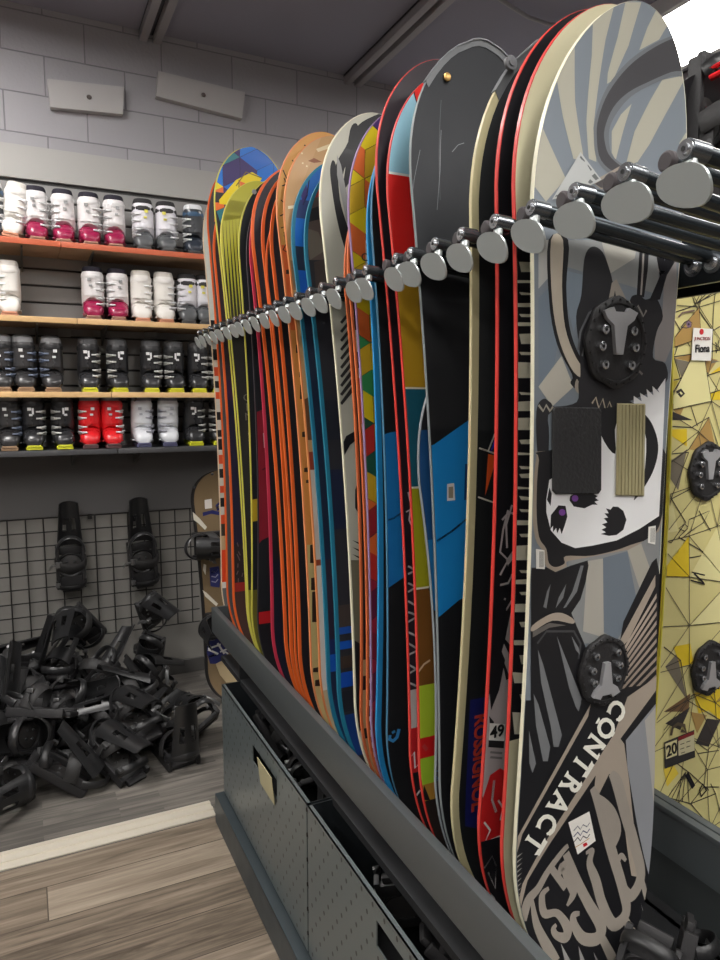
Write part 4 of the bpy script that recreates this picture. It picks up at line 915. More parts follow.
# P6
b6 = B_['P6']
BL = (24, 136, 208)
b6.bands([(300, M((28, 29, 32), .6)), (428, (24, 25, 28))])
b6.art([(425, 447), (434, 444.5), (480, 412), (480, 590), (459, 600), (434, 621), (425, 630)], BL)
b6.line([(437, 541), (452, 531), (468, 518)], .004, (20, 30, 60)); b6.art([(465, 464), (470, 464), (470, 500), (464, 500)], (18, 60, 110))
b6.art([(447, 484), (454, 483), (455, 500), (447, 501)], (222, 222, 220)); b6.art([(448.5, 487), (453, 486.5), (453, 498), (448.5, 498)], (150, 140, 120))
b6.line([(436, 770), (439, 774), (438, 779), (435, 777)], .004, (60, 130, 190))
b6.line([(410, 216), (414, 180), (420, 150)], .0012, (100, 102, 106)); 
b6.line([(441, 100), (440, 200)], .0015, (66, 68, 72)); b6.line([(452, 152), (458, 145), (464, 143)], .0015, (104, 106, 110))
b6.line([(437, 210), (440, 170), (441, 130)], .0012, (104, 106, 110))
# P7a
b7 = B_['P7a']; b7.bands([(430, (20, 70, 120)), (540, (24, 110, 170)), (611, (34, 40, 46))]); b7.line([(437, 770), (434, 774), (438, 780)], .006, (60, 130, 190))
# P7 colour blocks
b8 = B_['P7']
b8.art([(380, -30), (412, 60), (415, 95), (422, 118), (430, 30), (470, 30), (470, 174), (380, 172)], (28, 22, 28))
b8.art([(412, 88), (419, 112), (430, 190), (380, 173), (386, 140)], (150, 198, 216))
b8.bands([(172, (226, 226, 220)), (174.5, (222, 34, 30)), (284, (190, 148, 34)), (387, (226, 222, 200)), (389, (26, 92, 112)), (487, (226, 222, 200)), (489, (168, 166, 30)), (588, (226, 222, 200)), (590, (118, 76, 30)), (686, (170, 196, 50)), (738, (200, 26, 28)), (758, (160, 196, 50)), (784, (176, 130, 50)), (800, (40, 32, 30))])
b8.art([(428, 290), (424, 296), (432, 330), (432, 290)], (60, 40, 30)); b8.art([(432, 575), (428, 590), (434, 592)], BK)
b8.line([(418, 672), (424, 664), (430, 660)], .004, (210, 180, 150)); b8.line([(423, 745), (427, 750)], .008, (190, 60, 60)); b8.art([(424, 785), (430, 800), (422, 800)], BK)
# P8
b9 = B_['P8']
b9.bands([(585, (40, 30, 38)), (690, (196, 186, 184)), (728, (196, 34, 40)), (772, (28, 24, 28))])
b9.line([(408, 492), (411, 505), (409, 520), (413, 528)], .004, (206, 190, 196)); b9.line([(406, 512), (413, 508)], .003, (206, 190, 196))
for y0, d in ((566, 5), (574, -4), (583, 4), (592, -5), (601, 5), (612, 3), (622, -5), (632, 4), (643, 5), (655, -4), (664, 5), (674, -5), (682, 4)): b9.line([(408, y0), (416, y0+d)], .004, (170, 164, 166))
b9.line([(409, 760), (414, 752), (415, 768), (420, 762)], .004, (226, 220, 220)); b9.line([(413, 800), (420, 790)], .004, (210, 200, 200))
# P9
b10 = B_['P9']
b10.art([(380, 436), (390, 432.5), (405, 430), (412, 570), (404, 577), (388, 588), (380, 592)], (28, 120, 190))
b10.line([(388, 520), (394, 518), (403, 512)], .004, (18, 22, 40)); b10.bands([(250, (36, 30, 44))] if 0 else [])
b10.line([(390, 735), (389.5, 739), (393, 741), (397, 737), (399, 729)], .008, (60, 140, 200)); b10.line([(392, 733), (395, 731)], .006, (60, 140, 200))
# P10 rainbow cubes: tumbling rhombi over the whole sheet
def cubes(bd, cols, wz=.085, ox=0, z0=None):
    a = wz; hx = a*.866; z_ = bd.zb-.1; r = 0
    while z_ < bd.zt+.2:
        for i in range(-1, 5):
            cx = bd.xc-.22+i*2*hx+(hx if r % 2 else 0)+ox; A = cols((z_-bd.zb)/(bd.zt-bd.zb), i, r)
            for k, P in enumerate(([(cx, z_), (cx+hx, z_+a/2), (cx, z_+a), (cx-hx, z_+a/2)], [(cx-hx, z_-a/2), (cx, z_-a), (cx, z_), (cx-hx, z_+a/2)], [(cx, z_-a), (cx+hx, z_-a/2), (cx+hx, z_+a/2), (cx, z_)])):
                if all(abs(q_[0]-bd.xc) > bd.W/2 for q_ in P) or all(q_[1] > bd.zt for q_ in P) or all(q_[1] < bd.zb for q_ in P): continue
                bd.xz_poly(P, A[k]); bd.xz_line([P[0], P[1], P[2]], .0022, (74, 58, 30) if A[k][0] > 150 else (30, 26, 50)); bd.off -= .00002
                bd.off -= .00002
        z_ += 1.5*a; r += 1
    bd.off += .0001
YE = (226, 202, 30); YE2 = (206, 168, 40); OR = (222, 108, 50); GRN = (52, 140, 82); PUR = (72, 44, 110); RD = (188, 46, 40); BLU = (26, 100, 190); DG = (26, 84, 66)
def colsP10(t, i, r):
    if t > .955: return ((110, 60, 130), PUR, PUR)
    if t > .66: return (YE, OR, YE2)
    if t > .56: return (GRN, YE, YE2)
    if t > .48: return (DG, YE2, RD)
    if t > .38: return (OR, RD, (150, 34, 44))
    return ((150, 36, 60), (120, 28, 50), (96, 30, 60))
cubes(B_['P10'], colsP10, .062)
B_['P10'].art([(365.5, 240.5), (376, 242), (376, 268), (365.5, 267)], (228, 224, 216)); B_['P10'].art([(366, 241), (375.5, 242.5), (375.5, 247), (366, 246)], (170, 50, 60))
# P11a / P11
b = B_['P11a']; b.bands([(330, LTG), (352, BK), (368, (200, 196, 186)), (378, (216, 80, 44)), (424, (206, 200, 190)), (455, BK), (480, (200, 196, 190)), (505, BK), (513, (206, 200, 190)), (530, BK)])
for (y0, h_) in ((552, 5), (562, 4), (615, 8), (640, 12), (676, 6), (697, 7), (714, 6), (727, 8), (741, 7), (752, 6), (765, 6)): b.art([(360, y0+h_+2), (380, y0-4), (380, y0+h_-4), (360, y0+2*h_)], (204, 198, 190))
b = B_['P11']; b.bands([(660, (190, 150, 110)), (676, BK), (690, (190, 150, 110)), (728, BK), (738, (190, 150, 110))])
# P12 zebra
b = B_['P12']
for P in ([(386, 112), (396, 118), (372, 140), (358, 150), (346, 165), (341, 180), (336, 165), (345, 148), (352, 135), (362, 122)],
          [(330, 170), (333, 160), (337, 170), (340, 200), (346, 222), (352, 240), (356, 262), (362, 290), (350, 262), (342, 240), (336, 215), (332, 190)],
          [(350, 130), (357, 124), (358, 140), (352, 175), (343, 190), (345, 170)]): b.art(smooth(P, 4, True), (30, 29, 32))
b.art([(337, 155), (341, 165), (346, 190), (356, 235), (362, 250), (350, 235), (343, 205), (337, 175)], (150, 150, 148))
for i in range(10): y0 = 310+i*9; b.art([(340, y0+12), (356-i*.2, y0-8), (356, y0-3), (342, y0+14)], (40, 38, 38))
b.art([(340, 450), (346, 436), (366, 425), (366, 432), (350, 445), (344, 456)], BK)
b.art([(366, 462), (360, 475), (355, 490), (355, 508), (362, 518), (370, 518), (370, 460)], BK)
for i in range(6): y0 = 540+i*7; b.art([(352, y0), (366, y0+5), (366, y0+9)], BK)
b.art([(340, 560), (360, 560), (372, 720), (350, 720)], (110, 106, 88)); b.art([(354, 640), (362, 645), (364, 720), (357, 740)], BK)
# P13 smudges
b = B_['P13']
b.art([(300, 200), (320, 165), (330, 170), (330, 260), (305, 260)], (98, 84, 78))
for P, c in (([(312, 180), (318, 172), (322, 185), (316, 196)], (70, 60, 60)), ([(316, 190), (320, 188), (320, 196), (315, 198)], (170, 60, 56)), ([(308, 210), (322, 205), (324, 218), (309, 222)], (44, 44, 46)), ([(306, 228), (318, 232), (326, 250), (310, 260)], (120, 112, 100)), ([(314, 262), (328, 258), (330, 280), (316, 290)], (70, 60, 56))): b.art(P, c)
for y0, h_, c in ((400, 40, (34, 38, 48)), (470, 60, (26, 34, 60)), (606, 24, (70, 60, 56)), (628, 7, (28, 80, 170)), (642, 8, (22, 88, 190)), (657, 12, (66, 52, 44)), (673, 15, (20, 76, 176)), (692, 20, (34, 36, 44)), (715, 40, (20, 56, 120))): b.bands([(y0, c), (y0+h_, None)])
# P14
b = B_['P14']; b.bands([(-40, (30, 100, 180)), (200, (40, 60, 110)), (218, (20, 112, 208)), (246, (34, 48, 70)), (270, (20, 92, 190)), (300, (34, 44, 66)), (380, (26, 40, 64)), (560, (46, 40, 58)), (640, (30, 44, 96)), (655, (20, 84, 180)), (672, (32, 40, 70)), (700, (26, 50, 90))])
b.art([(300, 190), (306, 182), (308, 195), (303, 206)], (60, 50, 110)); b.line([(303, 205), (307, 195), (309, 180)], .004, (30, 40, 80))
# P15
b = B_['P15']
b.art([(292, 210), (335, 100), (350, 130), (340, 180), (330, 200)], (190, 148, 98))
for P, c in (([(316, 149), (332, 143), (334, 147), (318, 152)], (220, 200, 160)), ([(308, 161), (314, 158), (322, 162), (314, 163)], (140, 84, 50)), ([(288, 206), (297, 205), (297, 208), (288, 209)], (232, 220, 190)), ([(290, 260), (296, 262), (300, 290), (293, 290)], (150, 120, 90)), ([(303, 400), (311, 396), (312, 440), (305, 440)], (108, 72, 44)), ([(302, 320), (310, 318), (310, 350), (303, 350)], (130, 110, 84))): b.art(P, c)
for i in range(8): x_, y_ = random.uniform(293, 322), random.uniform(148, 210); b.art([(x_, y_), (x_+1.5, y_+.5), (x_+1, y_+2), (x_-.5, y_+1.5)], (226, 206, 160))
b.bands([(452, (150, 60, 36)), (470, (206, 196, 186)), (560, (150, 70, 40)), (566, (214, 208, 200)), (588, (216, 210, 204)), (690, (190, 172, 140))])
# P16
b = B_['P16']
b.bands([(245, (216, 100, 50)), (330, (214, 140, 70)), (545, (196, 176, 120)), (660, (196, 170, 116)), (740, (180, 140, 90))])
for L in ([(283, 170), (290, 186), (286, 196)], [(282, 186), (292, 182)], [(284, 178), (289, 190)], [(281, 200), (286, 205), (283, 212)], [(292, 160), (297, 166)], [(304, 145), (309, 148)], [(280, 216), (284, 214)], [(284, 232), (286, 244), (283, 250), (287, 252)], [(281, 228), (287, 226), (284, 236), (288, 240)]): b.line(L, .0035, (60, 40, 26))
for (x_, y_, h_) in ((286, 270, 4), (292, 300, 6), (296, 345, 8), (299, 372, 5), (300, 385, 14), (303, 410, 4), (302, 432, 5), (304, 468, 4), (306, 480, 3), (310, 545, 18), (311, 578, 12), (312, 592, 30), (313, 668, 4), (315, 680, 6)): b.art([(x_, y_), (x_+5, y_-1), (x_+5, y_+h_), (x_, y_+h_)], (48, 30, 20))
# orange trio and their neighbours: a pale curl near the tail of the right one
b = B_['C']; b.line([(302, 651), (303.5, 654), (306, 652.5), (307, 648)], .006, (190, 160, 100)); 
for nm in 'ABCE': B_[nm].bands([(300, (30, 27, 32))])
b = B_['E']; b.bands([(560, (24, 24, 40))])
b = B_['F']
b.art([(240, 416), (258, 411.5), (273, 404), (283, 404), (283, 530), (262, 540), (250, 556)], (140, 30, 46)); b.line([(262, 470), (272, 465)], .005, (60, 16, 26)); b.art([(263, 433), (271, 433), (271, 447), (264, 448)], (190, 186, 180)); b.art([(265, 439), (267, 438), (267, 442), (265, 442)], (60, 50, 50))
b.bands([(612, (190, 30, 36)), (624, (28, 26, 30))])
b = B_['G']; b.art([(250, 500), (262, 498), (262, 520), (250, 522)], (190, 160, 40)); b.bands([(590, (110, 104, 40))])
# H olive fading through fine pinstripes
b = B_['H']
b.bands([(212, (40, 38, 34))])
z0, z1 = b.zof(214), b.zof(335)
for i in range(24):
    x_ = b.xb+.006+i*.0125; b.xz_poly([(x_-.0063, z0+.05), (x_+.0063, z0+.05), (x_+.0063, z0), (x_+.0004, z1), (x_-.0004, z1), (x_-.0063, z0)], (176, 170, 50)); b.off -= .00002
    
b.art([(210, 100), (300, 100), (300, 212), (210, 222)], (182, 176, 50)); b.bands([(590, (150, 146, 50)), (640, (180, 176, 70))])
# I cube nose
b = B_['I']
def colsI(t, i, r):
    if i < 1: return (YE, YE, OR)
    return ((56, 120, 130), (26, 110, 200), (60, 46, 100)) if (i+r) % 2 else ((30, 100, 190), (60, 46, 100), (26, 110, 200))
b.bands([(260, (30, 28, 34))])
zs = b.zb; b.zb = b.zof(262); cubes(b, colsI, .078, -.03); b.zb = zs
b.art([(219, 200), (236, 180), (252, 172), (262, 178), (250, 200), (225, 240)], YE); b.art([(239.5, 181), (250, 185), (241, 192)], OR); b.line([(236, 186), (246, 172), (262, 178)], .004, (120, 100, 30)); b.line([(239, 180), (239, 196)], .004, (120, 100, 30))
# J, L camouflage noses
b = B_['J']
for P, c in (([(222, 210), (228, 204), (230, 214), (223, 216)], (206, 110, 50)), ([(216, 214), (224, 206), (220, 240), (214, 240)], (70, 76, 70)), ([(228, 200), (232, 196), (232, 206), (228, 208)], (80, 50, 50))): b.art(P, c)
b.bands([(380, (60, 30, 60)), (400, (34, 30, 50)), (545, (44, 34, 34)), (583, (150, 40, 34)), (592, (70, 48, 42))])
for i in range(14): x_, y_ = random.uniform(236, 247), random.uniform(540, 582); b.line([(x_, y_), (x_+random.uniform(-2, 2), y_+4)], .004, (110, 90, 90))
b = B_['L']
for P, c in (([(214, 200), (222, 190), (230, 194), (222, 206), (216, 210)], (84, 84, 88)), ([(222, 184), (230, 182), (232, 186), (224, 188), (220, 192)], (210, 100, 60)), ([(228, 172), (236, 168), (240, 174), (232, 180)], (100, 84, 86)), ([(216, 205), (221, 200), (219, 218), (214, 222)], (190, 90, 60)), ([(232, 180), (236, 178), (236, 196), (230, 200)], (74, 80, 84)), ([(214, 192), (218, 186), (219, 190)], (60, 60, 70))): b.art(P, c)
# K
b = B_['K']
b.bands([(-60, (46, 40, 42)), (207, (206, 208, 198)), (320, (30, 28, 28)), (330, (216, 90, 50)), (342, (190, 186, 176)), (349, (30, 28, 28)), (360, (206, 190, 176)), (367, (214, 80, 44)), (376, (196, 190, 180)), (381, (30, 28, 28)), (388, (200, 196, 186)), (392, (216, 84, 44)), (399, (196, 190, 180)), (412, (34, 30, 30)), (420, (200, 192, 180)), (430, (34, 30, 30)), (437, (198, 190, 180)), (439, (34, 30, 30)), (450, (200, 190, 178)), (455, (216, 84, 44)), (464, (200, 192, 180)), (469, (34, 30, 30)), (478, (200, 190, 176)), (486, (214, 80, 44)), (493, (190, 186, 176)), (498, (34, 30, 30)), (507, (200, 192, 180)), (515, (220, 84, 44)), (524, (60, 50, 40)), (536, (190, 160, 120)), (550, (226, 70, 30)), (582, (220, 214, 206)), (588, (104, 104, 104)), (612, (190, 110, 70))])
for nm in boards:
    if nm != 'P1': B_[nm].finish()
# clips, screws and lettering on the boards
b = B_['P5']
def arc_band(b, q0, q1, w0, off, name, mat):
    q = MB(); Pn = []
    zt = b.zt-.001
    pts = []
    for i in range(14):
        f = q0+(q1-q0)*i/13; z_ = zt
        for _ in range(60):
            if b.hw(z_) < abs(f)*b.W/2: z_ -= .004
        pts.append((b.xc+f*b.W/2, z_))
    fr = []; bk = []
    for i, (x_, z_) in enumerate(pts):
        d = Vector((x_-b.xc, z_-(b.zt-.25))).normalized(); fr.append((x_+d.x*.003, z_+d.y*.003)); bk.append((x_-d.x*w0, z_-d.y*w0))
    P0 = [[(a[0], b.y(a[1])-off, a[1]) for a in fr], [(a[0], b.y(a[1])-off, a[1]) for a in bk]]
    q.sheet(P0, -.003); q2 = [[(a[0], b.y(a[1])-off-.002, a[1]) for a in fr], [(a[0], b.y(a[1])+b.t+.002, a[1]) for a in fr]]; q.sheet(q2, .002)
    return b.part(q, name, mat)
arc_band(b, -.82, .25, .014, .0012, 'tip_guard', M((112, 114, 116), .4, .3))
x_, z_ = b.uv(509, 64); q = MB(); q.cyl((x_, b.y(z_)-.001, z_), (x_, b.y(z_)-.007, z_), .011, n=16); q.cyl((x_, b.y(z_)-.006, z_), (x_, b.y(z_)-.009, z_), .005); b.part(q, 'clip_bolt', M((96, 96, 98), .5, .2))
b = B_['P6']; arc_band(b, -.80, .55, .010, .0012, 'tip_guard', M((112, 114, 116), .4, .3))
x_, z_ = b.uv(446.5, 77.5); q = MB(); q.tube([(x_, b.y(z_)-.001, z_), (x_, b.y(z_)-.004, z_), (x_, b.y(z_)-.005, z_)], [.008, .008, .005], n=14); b.part(q, 'brass_screw', M((176, 140, 84), .3, .8))
x_, z_ = B_['G'].uv(254, 192); q = MB(); q.tube([(x_, B_['G'].y(z_)-.001, z_), (x_, B_['G'].y(z_)-.004, z_)], .008, n=12); B_['G'].part(q, 'screw', M((150, 150, 150), .3, .7))
b = B_['P3']; b.text('49', 496.8, 731.5, .030, 0, M((20, 20, 22), .5), bold=.0008)
RL = M((190, 62, 44), .45)
x0, z0 = B_['P5'].uv(479, 763); B_['P5'].text('ROSSIGNOL', 478.3, 762, .040, -PI/2, RL, sx=.9, bold=.0012) 
B_['P10'].text('Char', 371, 258, .026, .05, M((40, 40, 46), .5), sx=1.0)
for j, ch in enumerate('GENER'): B_['H'].text(ch, 247.6+j*1.0, 398+j*9.5, .040, 0, M((110, 104, 96), .5), name='letter', sx=1.3)
B_['H'].text('AL', 251.5, 440, .036, -PI/2, M((170, 160, 140), .5), sx=1.2)
# ================================================================ PRONGS
XP = .652
RZ = 1.80
bys = sorted(b.y0+b.k*RZ for b in boards.values())
rods = []
def clear(y, r): return all(not (yb-r-.002 < y < yb+.0095+r+.002) for yb in bys) and all(abs(y-t[0]) > r+t[1]+.001 for t in rods)
paddles = [.545+.0832*i for i in range(-2, 28)]
order = []
for i, y in enumerate(paddles):
    order.append((y, .0095, 'h')); order.append((y+.036, .0085, 'c'))
order.sort(key=lambda t_: t_[2], reverse=True)
for y, r, kk in order:
    best = None
    for s_ in range(0, 42 if kk == 'h' else 22):
        for sg in (1, -1):
            if clear(y+sg*s_*.001, r): best = y+sg*s_*.001; break
        if best is not None: break
    if best is not None: rods.append((best, r, kk))
def rod_z(x): return RZ+.012-(x-XP)*.10
hp = None; hpad = None; hcap = None; cp_ = None; ccap = None
def lparent(o, par, base): o.parent = par; return o
ROD = M((58, 64, 68), .22, .7)
def prong_h():
    o = MB(); o.tube([(0, 0, 0), (.02, 0, -.002), (SX-XP+.002, 0, -.036)], .0095, ROD, 14); r_ = o.build('prong', ROD, None)
    q = MB(); q.cyl((-.004, 0, 0), (.022, 0, -.002), .0115, CHROMED, 18); q.cyl((-.006, 0, 0), (-.004, 0, 0), .0102, CHROME, 18); q.cyl((-.0085, 0, 0), (-.006, 0, 0), .006, CHROME, 12); q.cyl((-.009, 0, 0), (-.0085, 0, 0), .003, BLK, 6)
    q.tube([(.004, 0, -.008), (.002, -.002, -.020)], .007, ZINC, 10); h = q.build('hinge', None, r_)
    q = MB(); n = 26; f = []
    for k in range(n):
        t = 2*PI*k/n; e_ = 2.3; u_ = .0350*math.copysign(abs(math.cos(t))**(2/e_), math.cos(t)); v_ = .0215*math.copysign(abs(math.sin(t))**(2/e_), math.sin(t))*(1-.15*math.cos(t))
        f.append((u_-.003, v_-.038+.12*u_))
    q.rings([[(-.010+v_*-.35-.010, u_, v_) for u_, v_ in f], [(-.0125+v_*-.35-.010, u_*.97, v_) for u_, v_ in f]]); q.build('gate_paddle', ZINC, r_, 30)
    return r_
def prong_c():
    o = MB(); o.tube([(0, 0, 0), (SX-XP+.002, 0, -.036)], .0085, ROD, 14); r_ = o.build('prong', ROD, None)
    q = MB(); q.tube([(-.002, 0, 0), (-.008, 0, 0), (-.010, 0, 0)], [.0115, .0115, .009], RUB, 18); q.cyl((0, 0, 0), (.014, 0, -.001), .0105, CHROMED, 16); q.build('rubber_cap', RUB, r_)
    return r_
ph = prong_h(); pc = prong_c(); first = {'h': True, 'c': True}
prng = random.Random(3)
for y, r, kk in rods:
    src = ph if kk == 'h' else pc
    o = src if first[kk] else copy_tree(src); first[kk] = False
    o.parent = rack; o.location = (XP-XF+(-.004 if kk == 'h' else .012), y-1.0, RZ+.012)
    if kk == 'h': o.rotation_euler = (math.radians(prng.uniform(-6, 6)), 0, math.radians(prng.uniform(-3, 3)))
# bolts holding the prongs on the spine
b0 = None
for y, r, kk in rods:
    if y > 1.4: continue
    if b0 is None:
        q = MB(); q.cyl((0, 0, 0), (-.005, 0, 0), .013, CHROME, 18); q.cyl((-.005, 0, 0), (-.010, 0, 0), .009, CHROME, 12); q.cyl((-.0101, 0, 0), (-.0105, 0, 0), .004, BLK, 6); q.cyl((-.001, 0, .0), (.001, 0, 0), .018, CHROMED, 20); b0 = q.build('bolt', None, rack); o = b0
    else: o = copy_tree(b0); o.parent = rack
    o.location = (SX-XF, y-1.0, 1.782-.012)
# ================================================================ BINS
PM = perf_mat()
def make_bin(y0, y1, label, tagit=False, hy=None):
    zt_, zb_ = .535, .128; L = y1-y0
    o = empty('binding_bin', (BX, y0, zb_), label=label, cat='bin', group='steel binding bins under the rack')
    q = MB(); h = zt_-zb_; a, c = hy[0]-y0, hy[1]-y0; z0_, z1_ = hy[2]-zb_, hy[3]-zb_
    t = .003
    # front panel around the grip hole
    for (ya, yb_, za, zb2) in ((0, a, 0, h), (c, L, 0, h), (a, c, 0, z0_), (a, c, z1_, h)): q.box((0, ya, za), (t, yb_, zb2))
    q.box((0, 0, h-.003), (.012, L, h)); fp = q.build('front_panel', PM, o, None)
    fp.location = (0, 0, 0)
    q = MB(); q.box((t, 0, 0), (.30, t, h)); q.box((t, L-t, 0), (.30, L, h)); q.box((.30, 0, 0), (.303, L, h)); q.box((t, t, .0), (.30, L-t, .004)); q.build('side_panels', STEELD, o, None)
    return o
bin1 = make_bin(1.560, 2.392, 'perforated steel bin at the far end of the rack, paper tag in its grip hole', hy=(1.79, 2.02, .425, .480))
bin2 = make_bin(.72, 1.552, 'perforated steel bin nearest the camera, empty grip hole', hy=(1.00, 1.17, .44, .497))
q = MB(); q.box((0, 0, 0), (.002, .13, .085), None); tg = q.build('paper_tag', M((178, 170, 134), .6), None, None); tg.parent = bin1; tg.location = (-.005, 1.80-1.56, .400-.128); tg.rotation_euler = (0, math.radians(-6), 0)
for i, (y, rx, rz, v, zz) in enumerate(((2.25, 40, 30, 0, .31), (2.08, 100, 80, 1, .36), (1.93, 30, 170, 0, .30), (1.76, 80, 20, 1, .36), (1.65, 20, 120, 0, .29))):
    binding(v, (.755, y, zz+.06), (rx, 10, rz), 'black snowboard binding lying inside the far steel bin', 'bindings inside the far bin', scale=.85)
for i, (y, rx, rz, v, zz) in enumerate(((1.10, 40, 60, 0, .38), (1.33, 70, 150, 1, .36), (.90, 30, 10, 1, .37))):
    binding(v, (.755, y, zz), (rx, 10, rz), 'black snowboard binding lying deep inside the near steel bin', 'bindings inside the near bin', scale=.85)
# bindings standing in the trough beside the front board
for i, (px, py, rot, v, lab) in enumerate(((672, 985, (100, 20, 40), 0, 'black binding lying in the trough at the lower right corner of the picture'), (640, 1000, (60, 10, -60), 1, 'black binding half hidden behind the tail of the front snowboard'))):
    pp = onz(px, py, .54); binding(v, (pp.x, pp.y, .57), rot, lab, 'bindings in the trough', scale=.72)
# ================================================================ YELLOW BOARD (other side of the rack)
yb = Board(None, (214, 202, 70), .0025, (212, 202, 138), 1.92, 'pale yellow snowboard with webbed black lines, on the far side of the rack', xb=1.182, zb=TF+.002, W=.30, sc=.012, ln=.22, k=0.0, y0=1.010, group=None)
cy1 = lambda q_: (640+q_[0]/8.0, 280+q_[1]/8.0)     # (640,280)-(720,400)
cy2 = lambda q_: (640+q_[0]/3.425, 280+q_[1]/3.425) # (640,280)-(720,560)
cy3 = lambda q_: (640+q_[0]/3.0, 640+q_[1]/3.0)     # (640,640)-(720,960)
YB = (226, 196, 40); BR = (172, 138, 78); KK = (50, 46, 46); PL = (224, 216, 156); GY = (120, 112, 96)
for P, c in (([(275, 625), (430, 590), (620, 640), (545, 750), (430, 660)], BR), ([(430, 660), (545, 750), (440, 810)], KK), ([(205, 640), (265, 620), (310, 790), (200, 815)], (206, 190, 96)), ([(320, 790), (430, 680), (440, 810)], PL), ([(560, 750), (640, 690), (640, 740)], YB), ([(440, 815), (540, 765), (500, 920)], YB), ([(540, 765), (615, 880), (500, 920)], PL), ([(500, 925), (640, 880), (640, 960), (540, 960)], YB), ([(210, 820), (310, 800), (240, 930)], (190, 170, 60)), ([(280, 630), (420, 660), (330, 780)], GY), ([(340, 830), (440, 815), (400, 920)], (206, 190, 60)), ([(575, 640), (640, 650), (560, 670)], GY)): yb.art(P, c, cy1)
for P, c in (([(75, 512), (160, 510), (160, 570)], YB), ([(100, 430), (165, 400), (135, 470)], BR), ([(165, 580), (235, 470), (262, 590)], BR), ([(75, 640), (160, 580), (130, 720)], GY), ([(110, 450), (180, 480), (100, 480)], KK), ([(60, 870), (110, 760), (130, 860)], PL)): yb.art(P, c, cy2)
for P, c in (([(75, 80), (110, 40), (140, 180)], GY), ([(100, 20), (150, 10), (160, 70), (120, 80)], YB), ([(70, 215), (150, 160), (145, 215)], (120, 90, 60)), ([(75, 250), (150, 200), (120, 270)], KK), ([(160, 160), (240, 130), (240, 200), (175, 220)], YB), ([(165, 310), (200, 235), (240, 240), (205, 320)], KK), ([(150, 215), (200, 225), (170, 280)], BR), ([(70, 385), (100, 375), (115, 400), (80, 440)], (226, 200, 70)), ([(205, 210), (240, 190), (240, 240)], YB)): yb.art(P, c, cy3)
LK = (56, 50, 44)
for L in ([(245, 270), (435, 205)], [(260, 90), (245, 280), (270, 610)], [(400, 80), (440, 200), (575, 400)], [(255, 290), (395, 530)], [(330, 430), (275, 600)], [(300, 100), (250, 240)], [(440, 190), (640, 90)], [(600, 90), (575, 640)], [(500, 70), (440, 190)], [(540, 430), (640, 370)], [(265, 615), (640, 560)], [(270, 620), (320, 790), (440, 810), (545, 760), (640, 730)], [(205, 815), (320, 790), (430, 670), (440, 810)], [(440, 810), (500, 920), (545, 760), (620, 880)], [(400, 920), (500, 925), (640, 880)], [(430, 600), (430, 670), (545, 750), (570, 640)], [(215, 690), (270, 620)], [(320, 800), (240, 940)], [(320, 800), (400, 920), (440, 815)], [(450, 185), (560, 80)], [(455, 190), (590, 95)]): yb.line(L, .0022, LK, cy1)
for L in ([(90, 350), (130, 400), (190, 290)], [(80, 500), (175, 505), (235, 470)], [(160, 395), (195, 500)], [(70, 650), (165, 580), (235, 470), (270, 580)], [(65, 745), (105, 748), (165, 590)], [(105, 748), (75, 640)], [(105, 748), (155, 830)], [(105, 750), (75, 860)], [(155, 830), (105, 900), (60, 880)], [(105, 750), (200, 700)], [(200, 790), (240, 860)], [(130, 880), (230, 940)], [(120, 960), (230, 940), (270, 900)], [(60, 600), (165, 590)]): yb.line(L, .0022, LK, cy2)
for L in ([(70, 20), (120, 60), (140, 180)], [(75, 215), (240, 130)], [(70, 270), (140, 180), (240, 240)], [(110, 370), (150, 400), (205, 450)], [(75, 470), (150, 490), (225, 460)], [(150, 490), (190, 440), (235, 440)], [(150, 490), (210, 560)], [(210, 430), (225, 460), (240, 520)], [(170, 340), (235, 330)], [(160, 300), (200, 330), (240, 290)], [(135, 395), (75, 480)], [(135, 395), (90, 480)], [(135, 395), (105, 485)], [(135, 395), (125, 485)], [(140, 395), (145, 487)], [(120, 60), (75, 80)], [(205, 320), (190, 440)]): yb.line(L, .0022, LK, cy3)
wr = random.Random(4); G_ = [[(yb.xb+yb.W*(i_+wr.uniform(-.3, .3))/3.2, yb.zb+.06+.095*j_+wr.uniform(-.03, .03)) for i_ in range(5)] for j_ in range(14)]
for j_ in range(13):
    for i_ in range(4):
        a_, b_, c_, d_ = G_[j_][i_], G_[j_][i_+1], G_[j_+1][i_+1], G_[j_+1][i_]
        if wr.random() < .22: yb.xz_poly([a_, b_, c_], wr.choice([YB, BR, GY, PL, PL]))
        for e_ in ((a_, b_), (a_, d_), (a_, c_) if wr.random() < .5 else (b_, d_)): yb.xz_line(e_, .0018, (70, 62, 50)); yb.off -= .00002
yb.off += .00004
for L in ([(300, 300), (330, 265), (400, 250), (430, 245)],): yb.line(L, .004, (110, 90, 80), cy1)
yb.line([(320, 380), (350, 340), (380, 325), (410, 345), (400, 375), (365, 385), (325, 380)], .002, (70, 60, 70), cy1); yb.art([(370+20*math.cos(t*PI/5)+12, 355+24*math.sin(t*PI/5)) for t in range(10)], (120, 96, 124), cy1); yb.art([(382+8*math.cos(t*PI/4), 355+10*math.sin(t*PI/4)) for t in range(8)], (30, 26, 34), cy1)
hand = [(130, 880), (160, 850), (165, 820), (200, 805), (235, 790), (215, 830), (170, 860), (140, 885)]
yb.line(hand, .002, LK, cy2); yb.line([(150, 860), (130, 850), (150, 835), (160, 845)], .002, LK, cy2)
yb.line([(595, 500), (606, 520), (600, 545), (612, 560), (600, 585)], .003, (40, 36, 36), cy1); yb.line([(625, 480), (615, 520), (635, 560)], .003, (40, 36, 36), cy1)
yb.line([(283, 900), (320, 880), (345, 910), (320, 930), (300, 905)], .006, (44, 38, 38), cy1)
